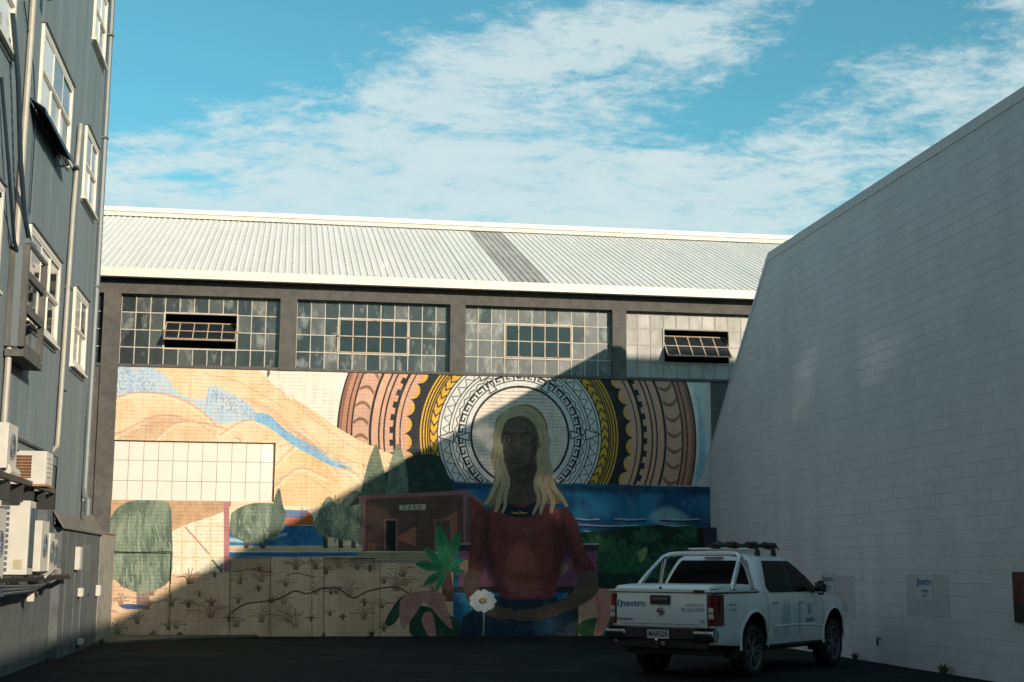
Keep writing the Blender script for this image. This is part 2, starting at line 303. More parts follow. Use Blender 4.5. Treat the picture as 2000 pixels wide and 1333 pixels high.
def paint():
    cream = (.75, .68, .59); ochre = (.70, .50, .30); och2 = (.76, .61, .42); pinkish = (.55, .31, .20)
    CAN[:] = cream; CAN[:] *= (1+.06*(NZ-.5))[..., None]
    # --------- concentric ring disc, generic geometric bands
    X = MX0+(np.arange(MW)[None]+.5)/MS; Z = MZ1-(np.arange(MH)[:, None]+.5)/MS
    cx, cz = 5.50, 4.76; rr = np.hypot(X-cx, Z-cz); th = np.arctan2(Z-cz, X-cx)
    hill = wl((800, 905))[1]
    def frac(n, off=0): return np.mod(th/(2*math.pi)*n+off, 1.)
    tri = lambda f: 1-np.abs(2*f-1)
    yl = wl((700, 850))[1]
    zone = (rr < 4.42) & (Z > wl((1000, 944))[1]) 
    sub = lambda m, c: CAN.__setitem__(m & zone, np.array(c, np.float32))
    pe = (.60, .345, .235); ps = (.43, .21, .14); blk = (.022, .026, .030); wt = (.60, .60, .57); yel = (.62, .36, .04); brn = (.24, .12, .08)
    sub(rr < 4.42, brn); sub(rr < 4.30, ps); 
    fr = frac(52); sub((rr > 3.66) & (rr < 4.06), (.56, .34, .25)); arch = 3.70+.0*rr
    a_ = np.abs(np.mod(th/(2*math.pi)*62+.35*np.sin((rr-3.66)/.4*math.pi), 1)-.5); sub((rr > 3.68) & (rr < 4.04) & (a_ < .11), brn)
    sub(rr < 3.64, pe)
    for a, b in ((3.60, 3.66), (3.40, 3.44), (3.28, 3.32), (2.90, 2.93), (4.05, 4.09), (4.17, 4.20), (4.38, 4.42)): sub((rr > a) & (rr < b), blk if a > 2 else brn)
    sub((rr > 3.02) & (rr < 3.09+.08*(frac(64) > .5)), blk)
    sub(rr < 2.90, pe); sc_ = np.sqrt(np.clip(1-(2*frac(42)-1)**2, 0, 1)); 
    mm = (rr < 2.80) & zone; t_ = np.clip((2.80-rr)/.14, 0, 1)[..., None]; CAN[mm] = (CAN*(1-t_)+np.array(yel, np.float32)*t_)[mm]; sub((rr < 2.84-.20*sc_), blk)
    sub(rr < 2.44, yel)
    for a in (2.40, 2.33, 2.27): sub((rr > a-.035) & (rr < a), blk)
    ch = np.mod(th/(2*math.pi)*58+np.where(th*0+1 > 0, np.abs((rr-2.11)/.22)*1.5, 0)*1., 1)
    sub((rr > 2.01) & (rr < 2.21) & (ch < .26), blk); sub((rr > 2.19) & (rr < 2.22), blk); sub((rr > 2.0) & (rr < 2.03), blk)
    sub(rr < 2.0, wt)
    for a in (1.93,): sub((rr > a) & (rr < a+.025), blk)
    zt = 1.73+.17*tri(frac(44)); sub(np.abs(rr-zt) < .016, blk); sub((rr > 1.60) & (rr < 1.745) & False, blk)
    for a, b in ((1.72, 1.745), (1.65, 1.67), (1.50, 1.525), (1.335, 1.36), (1.17, 1.225)): sub((rr > a) & (rr < b), blk)
    sub(np.abs(rr-(1.545+.06*tri(frac(40)))) < (.013), blk)
    k = frac(34); q = (rr-1.365)/.135
    sub((q > 0) & (q < 1) & (((k > .05) & (k < .20)) | ((k > .2) & (k < .85) & (q > .76)) | ((k > .7) & (k < .85) & (q > .25)) | ((k > .4) & (k < .85) & (q > .22) & (q < .45))), blk)
    # compass triangles
    for ang in (0, 60, 120, 180):
        a = R(ang+2); c_, s_ = math.cos(a), math.sin(a)
        for r0, r1, hw in ((1.62, 2.0, .13), (1.25, 1.55, .10)):
            def pp(r, t): x, z = cx+r*c_-t*s_, cz+r*s_+t*c_; return ((x-MX0)*MS, (MZ1-z)*MS)
            T = [pp(r0, -hw), pp(r1, 0), pp(r0, hw)]; fillc(T, wt); strokec(T+[T[0]], 4, blk)
    sub(rr < 1.17, (.66, .58, .50)); m = (rr < 1.17) & zone; CAN[m] *= (1+.35*(NZ2[m]-.5))[:, None]
    for zz in np.arange(3.6, 6, .086):
        m = (rr < 1.16) & (np.abs(Z-zz) < .008) & zone & (NZ > .44); CAN[m] *= .6
    # hills and river
    fill([(200, 690), (490, 708), (545, 762), (610, 800), (650, 830), (700, 860), (745, 880), (800, 900), (800, 1000), (640, 1010), (200, 1010)], och2, nz=.12, col2=ochre, nmap=NZ)
    fill([(200, 700), (290, 710), (325, 735), (345, 765), (365, 776), (385, 782), (404, 778), (408, 752), (430, 757), (480, 783), (500, 805), (503, 816), (525, 812), (548, 838), (562, 850), (600, 872), (655, 908), (690, 918), (650, 909), (600, 885), (575, 868), (548, 850), (520, 830), (503, 822), (475, 822), (450, 826), (425, 827), (405, 812), (375, 785), (330, 772), (280, 768), (200, 782)], (.54, .60, .64), nz=.16, col2=(.40, .51, .62))
    for _ in range(330):
        t = random.random(); 
        if t < .45: x, y = random.uniform(222, 300), random.uniform(712, 775)
        else: s_ = random.random(); x, y = 400+s_*120+random.uniform(-10, 10), 770+s_*40+random.uniform(-14, 16)
        q = cp([(x, y)])[0]
        if 0 < q[0] < MW and 0 < q[1] < MH and CAN[int(q[1]), int(q[0]), 2] > CAN[int(q[1]), int(q[0]), 0]*1.1: stroke([(x, y), (x+random.uniform(-.6, .6), y+random.uniform(2, 5))], 1.2, (.12, .22, .42), .7, False)
    for _ in range(60):
        s_ = random.random(); x, y = 560+s_*110+random.uniform(-3, 3), 838+s_*70+random.uniform(-5, 5); stroke([(x, y), (x+1, y+4)], 1.3, (.08, .24, .45), .8, False)
    fill(spl([(575, 840), (600, 855), (640, 888), (620, 882), (590, 860)], 3), (.62, .33, .22), a=.7, soft=2)
    fill(spl([(470, 775), (520, 790), (560, 820), (590, 850), (600, 862), (560, 838), (510, 800)], 3), (.66, .36, .22), a=.55, soft=4)
    # rounded lower hills
    H = [([(205, 790), (250, 770), (300, 768), (345, 777), (385, 798), (420, 828), (480, 862), (200, 862)], och2, ochre), ([(205, 860), (300, 815), (350, 815), (400, 840), (430, 862)], (.66, .52, .36), (.60, .42, .26)), ([(300, 862), (350, 825), (430, 835), (470, 862)], och2, (.66, .46, .28)),
         ([(430, 850), (480, 822), (530, 828), (575, 862), (640, 905), (700, 930), (720, 990), (540, 990), (540, 860)], och2, ochre), ([(538, 910), (580, 870), (620, 880), (660, 925), (640, 985), (538, 985)], (.72, .57, .33), (.64, .45, .24)), ([(538, 950), (585, 915), (640, 935), (700, 985), (538, 1000)], (.74, .55, .32), (.70, .47, .26))]
    for p, a_, b_ in H:
        fill(spl(p, 6), a_, col2=b_, nmap=NZ, nz=.10); stroke(p[:-2] if len(p) > 4 else p, 6, pinkish, .34); stroke([(x, y+4) for x, y in (p[:-2] if len(p) > 4 else p)], 9, (.80, .70, .52), .25); stroke(p[:-2] if len(p) > 4 else p, 1.8, pinkish, .6)
    fill(spl([(498, 806), (525, 810), (548, 832), (575, 852), (615, 873), (655, 903), (690, 916), (650, 911), (612, 892), (575, 872), (545, 850), (520, 832), (498, 824)], 3), (.22, .42, .60), nz=.3)
    for p in ([(212, 850), (250, 842), (300, 845)], [(275, 820), (320, 812), (370, 818), (420, 850)], [(545, 872), (590, 868), (640, 900)], [(545, 935), (590, 928), (650, 965)], [(560, 780), (600, 800), (650, 845), (700, 880)], [(520, 765), (548, 762), (560, 785)], [(590, 835), (640, 880), (700, 905), (760, 915)], [(400, 730), (460, 745), (510, 770), (560, 800)], [(570, 770), (590, 800), (650, 850)]):
        stroke(p, 2.4, (.52, .30, .18), .45)
    fill(spl([(275, 830), (300, 815), (350, 815), (375, 825), (340, 822), (300, 840), (310, 858)], 4), (.58, .30, .20), a=.45, soft=4)
    for _ in range(70):
        x = random.uniform(430, 720); y = 715+(x-430)*.62+random.uniform(-5, 70)
        if y < 985: stroke([(x, y), (x+random.uniform(4, 14), y+random.uniform(2, 9))], 1.1, (.45, .28, .16), .35, False)
    # area under the white panes
    fill([(200, 975), (450, 978), (450, 1100), (200, 1100)], (.50, .32, .19), nz=.2)
    fill([(200, 1080), (335, 1080), (450, 1060), (450, 1260), (200, 1260)], (.62, .42, .29), nz=.1)
    fill([(335, 1038), (372, 1022), (412, 1010), (440, 998), (440, 1122), (335, 1122)], (.73, .67, .53), nz=.05)
    for x in (355, 383, 411): stroke([(x, 1028-(x-355)*.3), (x, 1120)], 4, (.62, .53, .30), .8, False)
    for y in (1027, 1058, 1090): stroke([(340 if y > 1040 else 385, y), (440, y)], 3.2, (.62, .53, .30), .8, False)
    stroke([(362, 1030), (408, 1082)], 3, (.50, .20, .18), .9, False); stroke([(415, 1095), (436, 1120)], 4, (.12, .13, .12), .9, False)
    fill([(437, 980), (451, 980), (451, 1122), (437, 1122)], (.42, .19, .19), nz=.1)
    # water bands, far field
    fill([(448, 990), (720, 985), (720, 1075), (448, 1075)], och2, nz=.05)
    fill([(448, 1030), (556, 1026), (640, 1028), (640, 1068), (448, 1066)], (.015, .10, .27), nz=.3, col2=(.03, .17, .34))
    fill([(448, 1050), (500, 1056), (560, 1040), (560, 1045), (500, 1060), (448, 1058)], (.45, .55, .58), a=.8, soft=2)
    fill([(448, 1066), (720, 1066), (720, 1078), (448, 1078)], (.56, .44, .30), nz=.1)
    fill([(448, 1079), (720, 1079), (690, 1088), (448, 1088)], (.03, .14, .30), nz=.3)
    fill([(556, 1000), (600, 998), (612, 1010), (612, 1026), (556, 1026)], (.52, .13, .05), nz=.15)
    fill([(556, 996), (603, 997), (592, 1013), (556, 1012)], (.12, .18, .32), nz=.1); stroke([(590, 992), (590, 1024)], 1.6, (.15, .07, .05), 1, False)
    # tussock field
    tan = (.62, .41, .27)
    fill([(335, 1122), (450, 1118), (450, 1090), (715, 1086), (900, 1080), (900, 1262), (200, 1262), (200, 1185), (300, 1165)], tan, nz=.14, col2=(.70, .48, .32), nmap=NZ)
    for (x0, y0, x1, y1) in ((449, 1095, 527, 1120), (635, 1092, 742, 1112)): fill([(x0, y0), (x1, y0), (x1, y1), (x0, y1)], (.36, .20, .11), a=.5, soft=8)  # soft dark strips below the recess heads: ledge shade painted in
    for i, x in enumerate(range(215, 860, 28)):
        for r_ in range(3):
            if random.random() < .8: tuft(x+random.uniform(-14, 14), 1128+r_*44+random.uniform(-18, 18)+(20 if x < 340 else 0), random.choice([14, 18, 24, 32, 40])*random.uniform(.85, 1.15), random.randint(5, 9), col=(.13, .085, .055), w=1.3, spread=random.uniform(.6, 1.0))
    stroke([(452, 1197), (480, 1180), (520, 1175), (545, 1170), (575, 1155), (600, 1160), (630, 1150), (660, 1150), (690, 1168), (720, 1155), (770, 1147), (800, 1160), (830, 1175)], 3, (.08, .05, .035), .9)
    stroke([(455, 1117), (490, 1113), (530, 1118)], 2, (.10, .06, .04), .8); stroke([(560, 1125), (580, 1120), (615, 1128)], 2, (.10, .06, .04), .8); stroke([(220, 1172), (245, 1166), (280, 1172), (310, 1178)], 2.4, (.35, .2, .14), .7)
    for x in (332, 449, 528, 609, 633, 742): stroke([(x, 1085), (x, 1250)], 2.2, (.16, .09, .05), .6, False)
    # trees on the left
    def tree(p, c1, c2, lt, n=150, step=8):
        blobf(p, c1, nz=.3, col2=c2, nmap=NV)
        q = np.array(p); x0, y0 = q.min(0); x1, y1 = q.max(0)
        for _ in range(n):
            x, y = random.uniform(x0+6, x1-6), random.uniform(y0+5, y1-6)
            uu, vv = (x-(x0+x1)/2)/((x1-x0)/2), (y-(y0+y1)/2)/((y1-y0)/2)
            if uu*uu+vv*vv < .8: stroke([(x, y), (x+random.uniform(-3, 3), y+random.uniform(3, step)), (x+random.uniform(-4, 5), y+step*1.4)], random.uniform(1, 2.6), random.choice(lt), .35)
    fill([(266, 1150), (290, 1150), (292, 1190), (266, 1190)], (.26, .17, .14), nz=.2)
    blobf([(235, 1182), (255, 1180), (285, 1184), (265, 1190), (240, 1189)], (.06, .10, .22))
    gr = [(.30, .36, .28), (.10, .15, .11), (.24, .31, .22)]
    tree([(240, 985), (290, 975), (330, 985), (336, 1040), (337, 1100), (330, 1135), (305, 1152), (270, 1158), (235, 1142), (212, 1115), (211, 1060), (215, 1015)], (.11, .155, .115), (.20, .245, .18), gr, 420, 14)
    stroke([(208, 1077), (260, 1079), (335, 1078)], 2.2, (.02, .025, .02), .95); stroke([(334, 1078), (333, 1140)], 2, (.02, .025, .02), .9, False)
    fill([(478, 1050), (486, 1050), (486, 1072), (476, 1072)], (.10, .07, .06)); fill([(508, 1050), (518, 1050), (518, 1072), (508, 1072)], (.10, .07, .06))
    tree([(455, 1000), (490, 984), (540, 985), (556, 1005), (556, 1030), (530, 1055), (500, 1062), (470, 1056), (450, 1040), (450, 1015)], (.10, .14, .105), (.18, .22, .165), gr, 160, 7)
    fill(spl([(532, 990), (540, 962), (546, 955), (552, 985), (558, 1010), (540, 1045), (525, 1050)], 4), (.08, .12, .09), nz=.3)
    for x in (635, 665, 690): fill([(x-4, 1040), (x+4, 1040), (x+5, 1071), (x-4, 1071)], (.06, .045, .04))
    tree([(618, 1010), (640, 970), (660, 985), (690, 960), (708, 975), (709, 1060), (690, 1058), (650, 1050), (625, 1045), (612, 1028)], (.10, .13, .10), (.19, .22, .17), gr, 140, 6)
    # dark bush mass and pale spires behind the shed
    fill(spl([(680, 990), (715, 950), (740, 930), (770, 915), (800, 893), (850, 888), (866, 905), (880, 935), (915, 965), (700, 985)], 5), (.016, .042, .034), nz=.4)
    fill(spl([(700, 985), (712, 930), (722, 895), (735, 868), (745, 900), (752, 930), (757, 985)], 4), (.10, .15, .10), nz=.5, a=.95)
    fill(spl([(750, 985), (760, 915), (768, 885), (778, 866), (788, 890), (795, 925), (800, 985)], 4), (.15, .20, .15), nz=.5, a=.9)
    for _ in range(120):
        x = random.uniform(700, 880); y = random.uniform(905, 975); stroke([(x, y), (x+random.uniform(-3, 3), y-random.uniform(3, 7))], 1.6, random.choice([(.03, .07, .05), (.01, .03, .025), (.07, .11, .07)]), .5, False)
    # chalky blue to the right of the disc
    fill([(1350, 735), (1440, 735), (1440, 945), (1352, 950), (1365, 880), (1362, 800)], (.55, .57, .54), nz=.1)
    blobf([(1362, 770), (1368, 800), (1378, 870), (1372, 925), (1357, 935), (1366, 870)], (.14, .42, .58), soft=5, a=.8)
    # sea
    q = [(885, 943), (1130, 945), (1440, 953), (1440, 1262), (885, 1262)]
    fill(q, (.012, .085, .20), nz=.25, nmap=NZ, col2=(.02, .17, .30))
    fill([(885, 943), (1440, 952), (1440, 968), (885, 955)], (.008, .035, .09), a=.8, soft=5)
    blobf([(1265, 1010), (1300, 990), (1330, 1000), (1345, 1015), (1290, 1022)], (.30, .50, .52), a=.7, soft=8)  # pale patch on the sea: reflected sunlight painted into the colour
    for y, xs in ((1013, ((1125, 1170), (1200, 1260), (1290, 1365))), (1025, ((1130, 1245), (1290, 1350))), (1037, ((1140, 1170), (1290, 1330)))):
        for a, b in xs:
            stroke([(a, y+4), ((a+b)/2, y+6), (b, y+5)], 4, (.006, .03, .10), .9); stroke([(a, y), ((a+b)/2, y+2.5), (b, y+1)], 2.0, (.50, .56, .56), .85)
    # greenery right
    fill([(1110, 1045), (1180, 1035), (1240, 1030), (1290, 1025), (1340, 1035), (1440, 1040), (1440, 1262), (1110, 1262)], (.008, .035, .022), nz=.4)
    for (x, y, n, l) in ((1185, 1105, 9, 60), (1215, 1120, 9, 70), (1262, 1060, 13, 36), (1350, 1060, 12, 38), (1310, 1095, 8, 45), (1275, 1130, 8, 45), (1160, 1080, 9, 40)):
        for k in range(n):
            a = R(20+140*k/(n-1)+random.uniform(-6, 6)); dx, dy = math.cos(a)*l, -math.sin(a)*l; w = l*.11
            fill(spl([(x, y), (x+dx*.5-dy/l*w, y+dy*.5+dx/l*w), (x+dx, y+dy), (x+dx*.5+dy/l*w, y+dy*.5-dx/l*w)], 4, True), random.choice([(.02, .10, .045), (.012, .07, .035), (.03, .13, .06)]), nz=.3)
            stroke([(x, y), (x+dx, y+dy)], .9, (.006, .03, .02), .8, False)
    blobf([(1245, 1080), (1262, 1068), (1262, 1085), (1250, 1098)], (.22, .34, .14), a=.9, soft=2)
    fill([(1130, 1150), (1440, 1150), (1440, 1262), (1130, 1262)], (.50, .30, .22), nz=.2)
    blobf([(1135, 1215), (1200, 1205), (1215, 1240), (1140, 1245)], (.03, .10, .04))
    blobf([(1150, 1160), (1178, 1150), (1195, 1185), (1180, 1235), (1160, 1240), (1168, 1195)], (.55, .26, .20)); stroke([(1165, 1165), (1172, 1200), (1166, 1240)], 4, (.50, .12, .09), .7)
    # --------- shed with the name board
    fill([(708, 970), (912, 960), (915, 1078), (708, 1077)], (.115, .062, .05), nz=.25)
    fill([(915, 962), (942, 985), (940, 1078), (915, 1078)], (.20, .05, .04), nz=.2)
    fill([(812, 1068), (812, 1028), (770, 1052)][::-1], (.36, .12, .075), nz=.2)
    fill([(866, 1015), (893, 995), (893, 1078), (880, 1078), (880, 1020)], (.36, .12, .075), nz=.2); fill([(718, 1060), (733, 1060), (733, 1075), (718, 1075)], (.30, .11, .07))
    pk = (.30, .12, .13)
    stroke([(704, 972), (912, 962)], 8, pk, 1, False); stroke([(912, 963), (945, 985)], 6, pk, 1, False)
    for x in (711, 908): stroke([(x, 970), (x, 1078)], 6, pk, 1, False)
    for x0, x1 in ((751, 776), (849, 882)):
        fill([(x0, 1014), (x1, 1014), (x1, 1076), (x0, 1076)], pk); fill([(x0+3, 1017), (x1-3, 1017), (x1-3, 1076), (x0+3, 1076)], (.008, .01, .01) if x0 < 800 else (.10, .06, .06))
    fill([(780, 987), (831, 985), (831, 996), (780, 997)], (.50, .46, .34))
    ink = (.10, .07, .03); x = 787
    GL = {'C': [[(.9, .12), (.5, 0), (.1, .3), (.1, .7), (.5, 1), (.9, .88)]], 'A': [[(0, 1), (.5, 0), (1, 1)], [(.2, .65), (.8, .65)]], 'S': [[(.9, .1), (.4, 0), (.1, .25), (.5, .5), (.9, .75), (.6, 1), (.1, .9)]]}
    for ch_ in 'CASS':
        for s_ in GL[ch_]: stroke([(x+u*7.2, 987.6+v*7.0) for u, v in s_], 1.5, ink, 1, False)
        x += 9.8
    for i in range(5):
        y = 1078+i*4.4; fill([(704-i*6, y), (838+i*3, y), (842+i*3, y+3), (700-i*6, y+3)], (.40, .33, .22)); stroke([(700-i*6, y+3.6), (842+i*3, y+3.6)], 1.3, (.08, .06, .05), 1, False)
    # --------- bench back
    fill([(896, 1064), (1168, 1064), (1168, 1076), (896, 1076)], (.02, .03, .035)); stroke([(896, 1063), (1168, 1063)], 3, (.42, .28, .24), 1, False)
    fill([(896, 1078), (1166, 1078), (1166, 1146), (896, 1146)], (.20, .07, .13), nz=.15); fill([(880, 1146), (1166, 1146), (1166, 1158), (880, 1158)], (.02, .03, .03))
    for x in (911, 1096): blobf([(x-14, 1108), (x, 1094), (x+14, 1108), (x, 1124)], (.34, .24, .15))
    # plants left of the bench
    lf = [(.025, .19, .08), (.035, .24, .10)]
    fill([(866, 1110), (880, 1110), (888, 1175), (862, 1175)], (.12, .055, .04))
    for a, l in ((100, 88), (72, 78), (135, 60), (170, 62), (215, 55), (30, 40), (-10, 38), (245, 45)):
        a = R(a); x, y = 872, 1112; dx, dy = math.cos(a)*l, -math.sin(a)*l; w = l*.15; nxv, nyv = -dy/l*w, dx/l*w
        fill(spl([(x, y), (x+dx*.55+nxv, y+dy*.55+nyv), (x+dx, y+dy), (x+dx*.55-nxv, y+dy*.55-nyv)], 5, True), random.choice(lf), nz=.15); stroke([(x, y), (x+dx, y+dy)], 1.2, (.01, .05, .03), .8, False)
    for p in ([(752, 1215), (775, 1175), (792, 1165), (782, 1200), (765, 1222)], [(800, 1210), (815, 1185), (850, 1190), (890, 1210), (895, 1245), (810, 1245)]): blobf(p, (.012, .06, .03), nz=.3)
    rose = (.42, .215, .18)
    for p in ([(786, 1168), (815, 1158), (828, 1170), (800, 1215), (785, 1228), (780, 1195)], [(830, 1196), (845, 1200), (852, 1240), (840, 1246), (824, 1215)], [(840, 1172), (868, 1180), (884, 1228), (866, 1215), (838, 1182)], [(800, 1160), (850, 1155), (872, 1170), (840, 1178)]): blobf(p, rose, nz=.2); stroke(p[:3], 1.2, (.18, .07, .06), .6)
    # --------- seated figure: plain generic stand-in in about the same masses
    skin = (.105, .072, .052); hair = (.34, .245, .135); red = (.17, .040, .040); navy = (.012, .03, .055); lin = (.02, .016, .015)
    fill([(890, 1262), (905, 1205), (960, 1165), (1085, 1165), (1120, 1205), (1130, 1262)], navy, nz=.4)
    blobf([(1040, 1215), (1075, 1205), (1080, 1235), (1050, 1242)], (.03, .10, .17), a=.7, soft=6)
    # hair behind
    blobf([(1020, 790), (1050, 799), (1068, 828), (1071, 880), (1073, 925), (1086, 955), (1104, 975), (1085, 985), (1050, 980), (990, 980), (962, 988), (948, 982), (962, 950), (968, 900), (964, 850), (975, 812)], (.24, .165, .09), nz=.1)
    fill(spl([(996, 890), (1044, 890), (1046, 985), (1020, 998), (990, 985)], 3, True), skin, nz=.15)
    blobf([(1012, 814), (1040, 826), (1051, 858), (1043, 895), (1022, 921), (1006, 921), (984, 899), (972, 858), (980, 828)], skin, nz=.18)
    blobf([(1020, 840), (1040, 850), (1036, 890), (1022, 905), (1020, 870)], (.12, .088, .068), a=.5, soft=5)
    for p_, c_, a_, sf in (([(990, 826), (1010, 820), (1036, 832), (1030, 846), (995, 842)], (.16, .115, .085), .55, 4), ([(978, 872), (990, 868), (1000, 882), (992, 900), (982, 892)], (.17, .12, .09), .5, 4), ([(1026, 876), (1042, 868), (1040, 890), (1028, 898)], (.15, .105, .08), .5, 4), ([(1006, 855), (1012, 855), (1016, 880), (1008, 886), (1003, 878)], (.18, .13, .10), .5, 2), ([(1000, 908), (1022, 908), (1016, 917), (1006, 917)], (.16, .11, .085), .5, 3), ([(994, 922), (1046, 905), (1046, 940), (996, 945)], (.035, .025, .02), .6, 6), ([(1042, 850), (1052, 860), (1044, 895), (1030, 915), (1036, 885)], (.045, .032, .025), .6, 4)):
        blobf(p_, c_, a=a_, soft=sf, nz=.2)
    for p_ in ([(982, 838), (1000, 832), (1030, 838)], [(984, 880), (996, 890), (1000, 905)], [(1036, 880), (1028, 892), (1024, 906)], [(996, 945), (1018, 952), (1042, 944)], [(994, 965), (1018, 972), (1044, 962)]): stroke(p_, 1.2, lin, .5)
    for x in (990, 1027):
        stroke([(x-9, 850), (x, 846), (x+9, 850)], 2, lin); blobf([(x-7, 860), (x, 856.5), (x+7, 860), (x, 863.5)], (.17, .18, .18)); blobf([(x-3, 860), (x, 857), (x+3, 860), (x, 863)], (.03, .04, .05))
    stroke([(1009, 858), (1004, 880), (1012, 884)], 1.6, lin, .8); stroke([(998, 899), (1010, 896), (1024, 899)], 2.4, (.12, .03, .03)); stroke([(1000, 903), (1010, 906), (1021, 902)], 1.5, lin, .6)
    # torso and sleeves
    blobf([(1000, 985), (1045, 985), (1085, 992), (1108, 1010), (1110, 1060), (1094, 1110), (1080, 1165), (1030, 1170), (980, 1166), (962, 1120), (938, 1075), (930, 1020), (950, 995)], red, nz=.25)
    blobf([(945, 990), (925, 1015), (918, 1070), (915, 1115), (938, 1125), (952, 1090), (955, 1040)], (.11, .03, .03), nz=.2)
    blobf([(1095, 992), (1125, 1015), (1140, 1070), (1162, 1118), (1135, 1130), (1112, 1085), (1100, 1040)], (.11, .03, .03), nz=.2)
    blobf([(1005, 1060), (1035, 1070), (1050, 1110), (1055, 1160), (1000, 1160), (985, 1120)], (.36, .095, .085), a=.85, soft=9)  # brighter red patch: sunlight thrown back by windows, painted on the jumper
    for p_, c_, a_, sf in (([(940, 1060), (962, 1080), (975, 1130), (970, 1160), (955, 1130)], (.06, .018, .018), .7, 7), ([(1075, 1010), (1108, 1030), (1108, 1090), (1090, 1130), (1080, 1080)], (.06, .018, .018), .7, 8), ([(985, 1012), (1040, 1015), (1070, 1035), (1000, 1045)], (.23, .06, .055), .5, 9), ([(925, 1020), (938, 1015), (935, 1080), (922, 1090)], (.22, .06, .055), .5, 5), ([(1118, 1025), (1132, 1050), (1150, 1105), (1138, 1100), (1120, 1060)], (.20, .055, .05), .5, 5), ([(990, 1125), (1020, 1118), (1070, 1122), (1060, 1135), (1000, 1138)], (.07, .02, .02), .5, 6)):
        blobf(p_, c_, a=a_, soft=sf, nz=.25)
    for p_ in ([(960, 1150), (1000, 1158), (1060, 1152)], [(1088, 1130), (1070, 1140), (1050, 1143)], [(935, 1040), (945, 1060), (948, 1090)], [(1125, 1050), (1118, 1075), (1122, 1100)]): stroke(p_, 1.6, lin, .55)
    stroke([(955, 1005), (952, 1050), (958, 1095)], 3, lin, .8); stroke([(1100, 1010), (1104, 1055), (1112, 1090)], 3, lin, .8); stroke([(975, 1105), (1010, 1118), (1060, 1112)], 2, lin, .35)
    blobf([(985, 980), (1018, 992), (1050, 980), (1058, 1000), (1020, 1012), (980, 1000)], (.01, .02, .03)); 
    for k in range(6): stroke([(1000+k*5, 1001+random.uniform(-2, 2)), (1004+k*5, 1003)], 3, (.42, .26, .04), .9, False)
    # hair in front: a cap and separate wavy locks
    blobf([(1010, 793), (1040, 798), (1062, 822), (1070, 860), (1056, 868), (1050, 840), (1034, 818), (1016, 812), (990, 822), (980, 846), (976, 872), (964, 862), (968, 830), (984, 804)], (.44, .345, .215), nz=.2)
    for k in range(9): stroke([(1012+k*2, 796+k), (1030+k*4, 806+k*2), (1048+k*2.2, 832+k*3)], 1, (.28, .20, .11), .5)
    def lock(pts, w):
        ph_ = random.uniform(0, 6); q = spl(pts, 5); q = [(x+2.6*math.sin(y*.11+ph_), y) for x, y in q]
        for i_, (A_, B_) in enumerate(zip(q[:-1], q[1:])): stroke([A_, B_], w*(1-.55*(i_/len(q))**2), (.44, .345, .215), 1, False)
        for o_, c_ in ((-.42, (.15, .10, .055)), (.1, (.30, .22, .12)), (.25, (.52, .43, .29))): stroke([(x+w*o_, y) for x, y in q[:-3]], 1.0, c_, .7, False)
    for pts, w in (([(968, 850), (966, 900), (972, 940), (960, 965), (946, 984)], 11), ([(974, 870), (976, 920), (982, 950), (974, 978), (966, 998)], 12), ([(980, 890), (988, 930), (992, 955), (986, 980), (980, 1000)], 9), ([(1064, 850), (1062, 900), (1056, 940), (1062, 975), (1058, 1002)], 12), ([(1068, 860), (1070, 910), (1068, 950), (1078, 980), (1080, 1000)], 12), ([(1068, 890), (1076, 935), (1088, 960), (1098, 978), (1106, 988)], 11), ([(1056, 880), (1050, 920), (1048, 955), (1050, 985), (1044, 1004)], 9)): lock(pts, w)
    # arms resting in the lap
    blobf([(916, 1112), (938, 1120), (935, 1150), (960, 1180), (1000, 1190), (1005, 1205), (960, 1205), (915, 1175), (905, 1140)], skin, nz=.2)
    blobf([(1135, 1122), (1162, 1118), (1168, 1155), (1130, 1185), (1060, 1210), (1010, 1212), (1005, 1195), (1060, 1185), (1115, 1160)], (.12, .085, .06), nz=.25)
    for k in range(4): stroke([(1000, 1192+k*5), (985, 1194+k*5), (972, 1200+k*5)], 3.2, skin, 1)
    # plain white blossom on a stem
    stroke([(944, 1240), (945, 1205), (943, 1185)], 3.4, (.20, .28, .24))
    for k in range(9):
        a = R(k*40); x, y = 943+math.cos(a)*17, 1174+math.sin(a)*14; blobf([(x-10, y), (x, y-9), (x+10, y), (x, y+9)], (.58, .60, .59), nz=.08); stroke([(943, 1174), (x, y)], 1, (.35, .38, .38), .6, False)
    blobf([(938, 1172), (943, 1167), (948, 1172), (943, 1177)], (.42, .32, .08))
    # brick joints darkened: dirt, plus joint shade painted into the colour
    jr = rng.random((80, 70)); 
    for k_ in range(1, 73):
        y_ = int((MZ1-k_*.086)*MS)
        if 1 < y_ < MH-2:
            m_ = (.83+.17*np.clip((NZ2[y_]-.36)/.16, 0, 1))[:, None]; CAN[y_-1:y_+1] *= m_[None]
        for q_ in range(62):
            x_ = int((-4.03-(.12 if k_ % 2 else 0)+q_*.24-MX0)*MS)
            if 1 < x_ < MW-2: CAN[max(y_, 0):max(y_, 0)+13, x_:x_+2] *= .84+.16*float(np.clip((NZ2[min(max(y_, 0), MH-1), x_]-.36)/.16, 0, 1))
    # overall wear of the paint
    w_ = np.clip((fbm(MH, MW, 40, 5)-.62)/.1, 0, 1)[..., None]*.05
    CAN[:] = CAN*(1-w_)+np.array((.52, .45, .38), np.float32)*w_
    CAN[:] *= (1-.10*np.clip((fbm(MH, MW, 30, 4, 4, .3)-.5)*5, 0, 1))[..., None]
paint()
img = bpy.data.images.new('mural_paint', MW, MH, alpha=False, float_buffer=True)
img.colorspace_settings.name = 'Linear Rec.709'
buf = np.ones((MH, MW, 4), np.float32); buf[..., :3] = np.clip(CAN, .003, .85)[::-1]
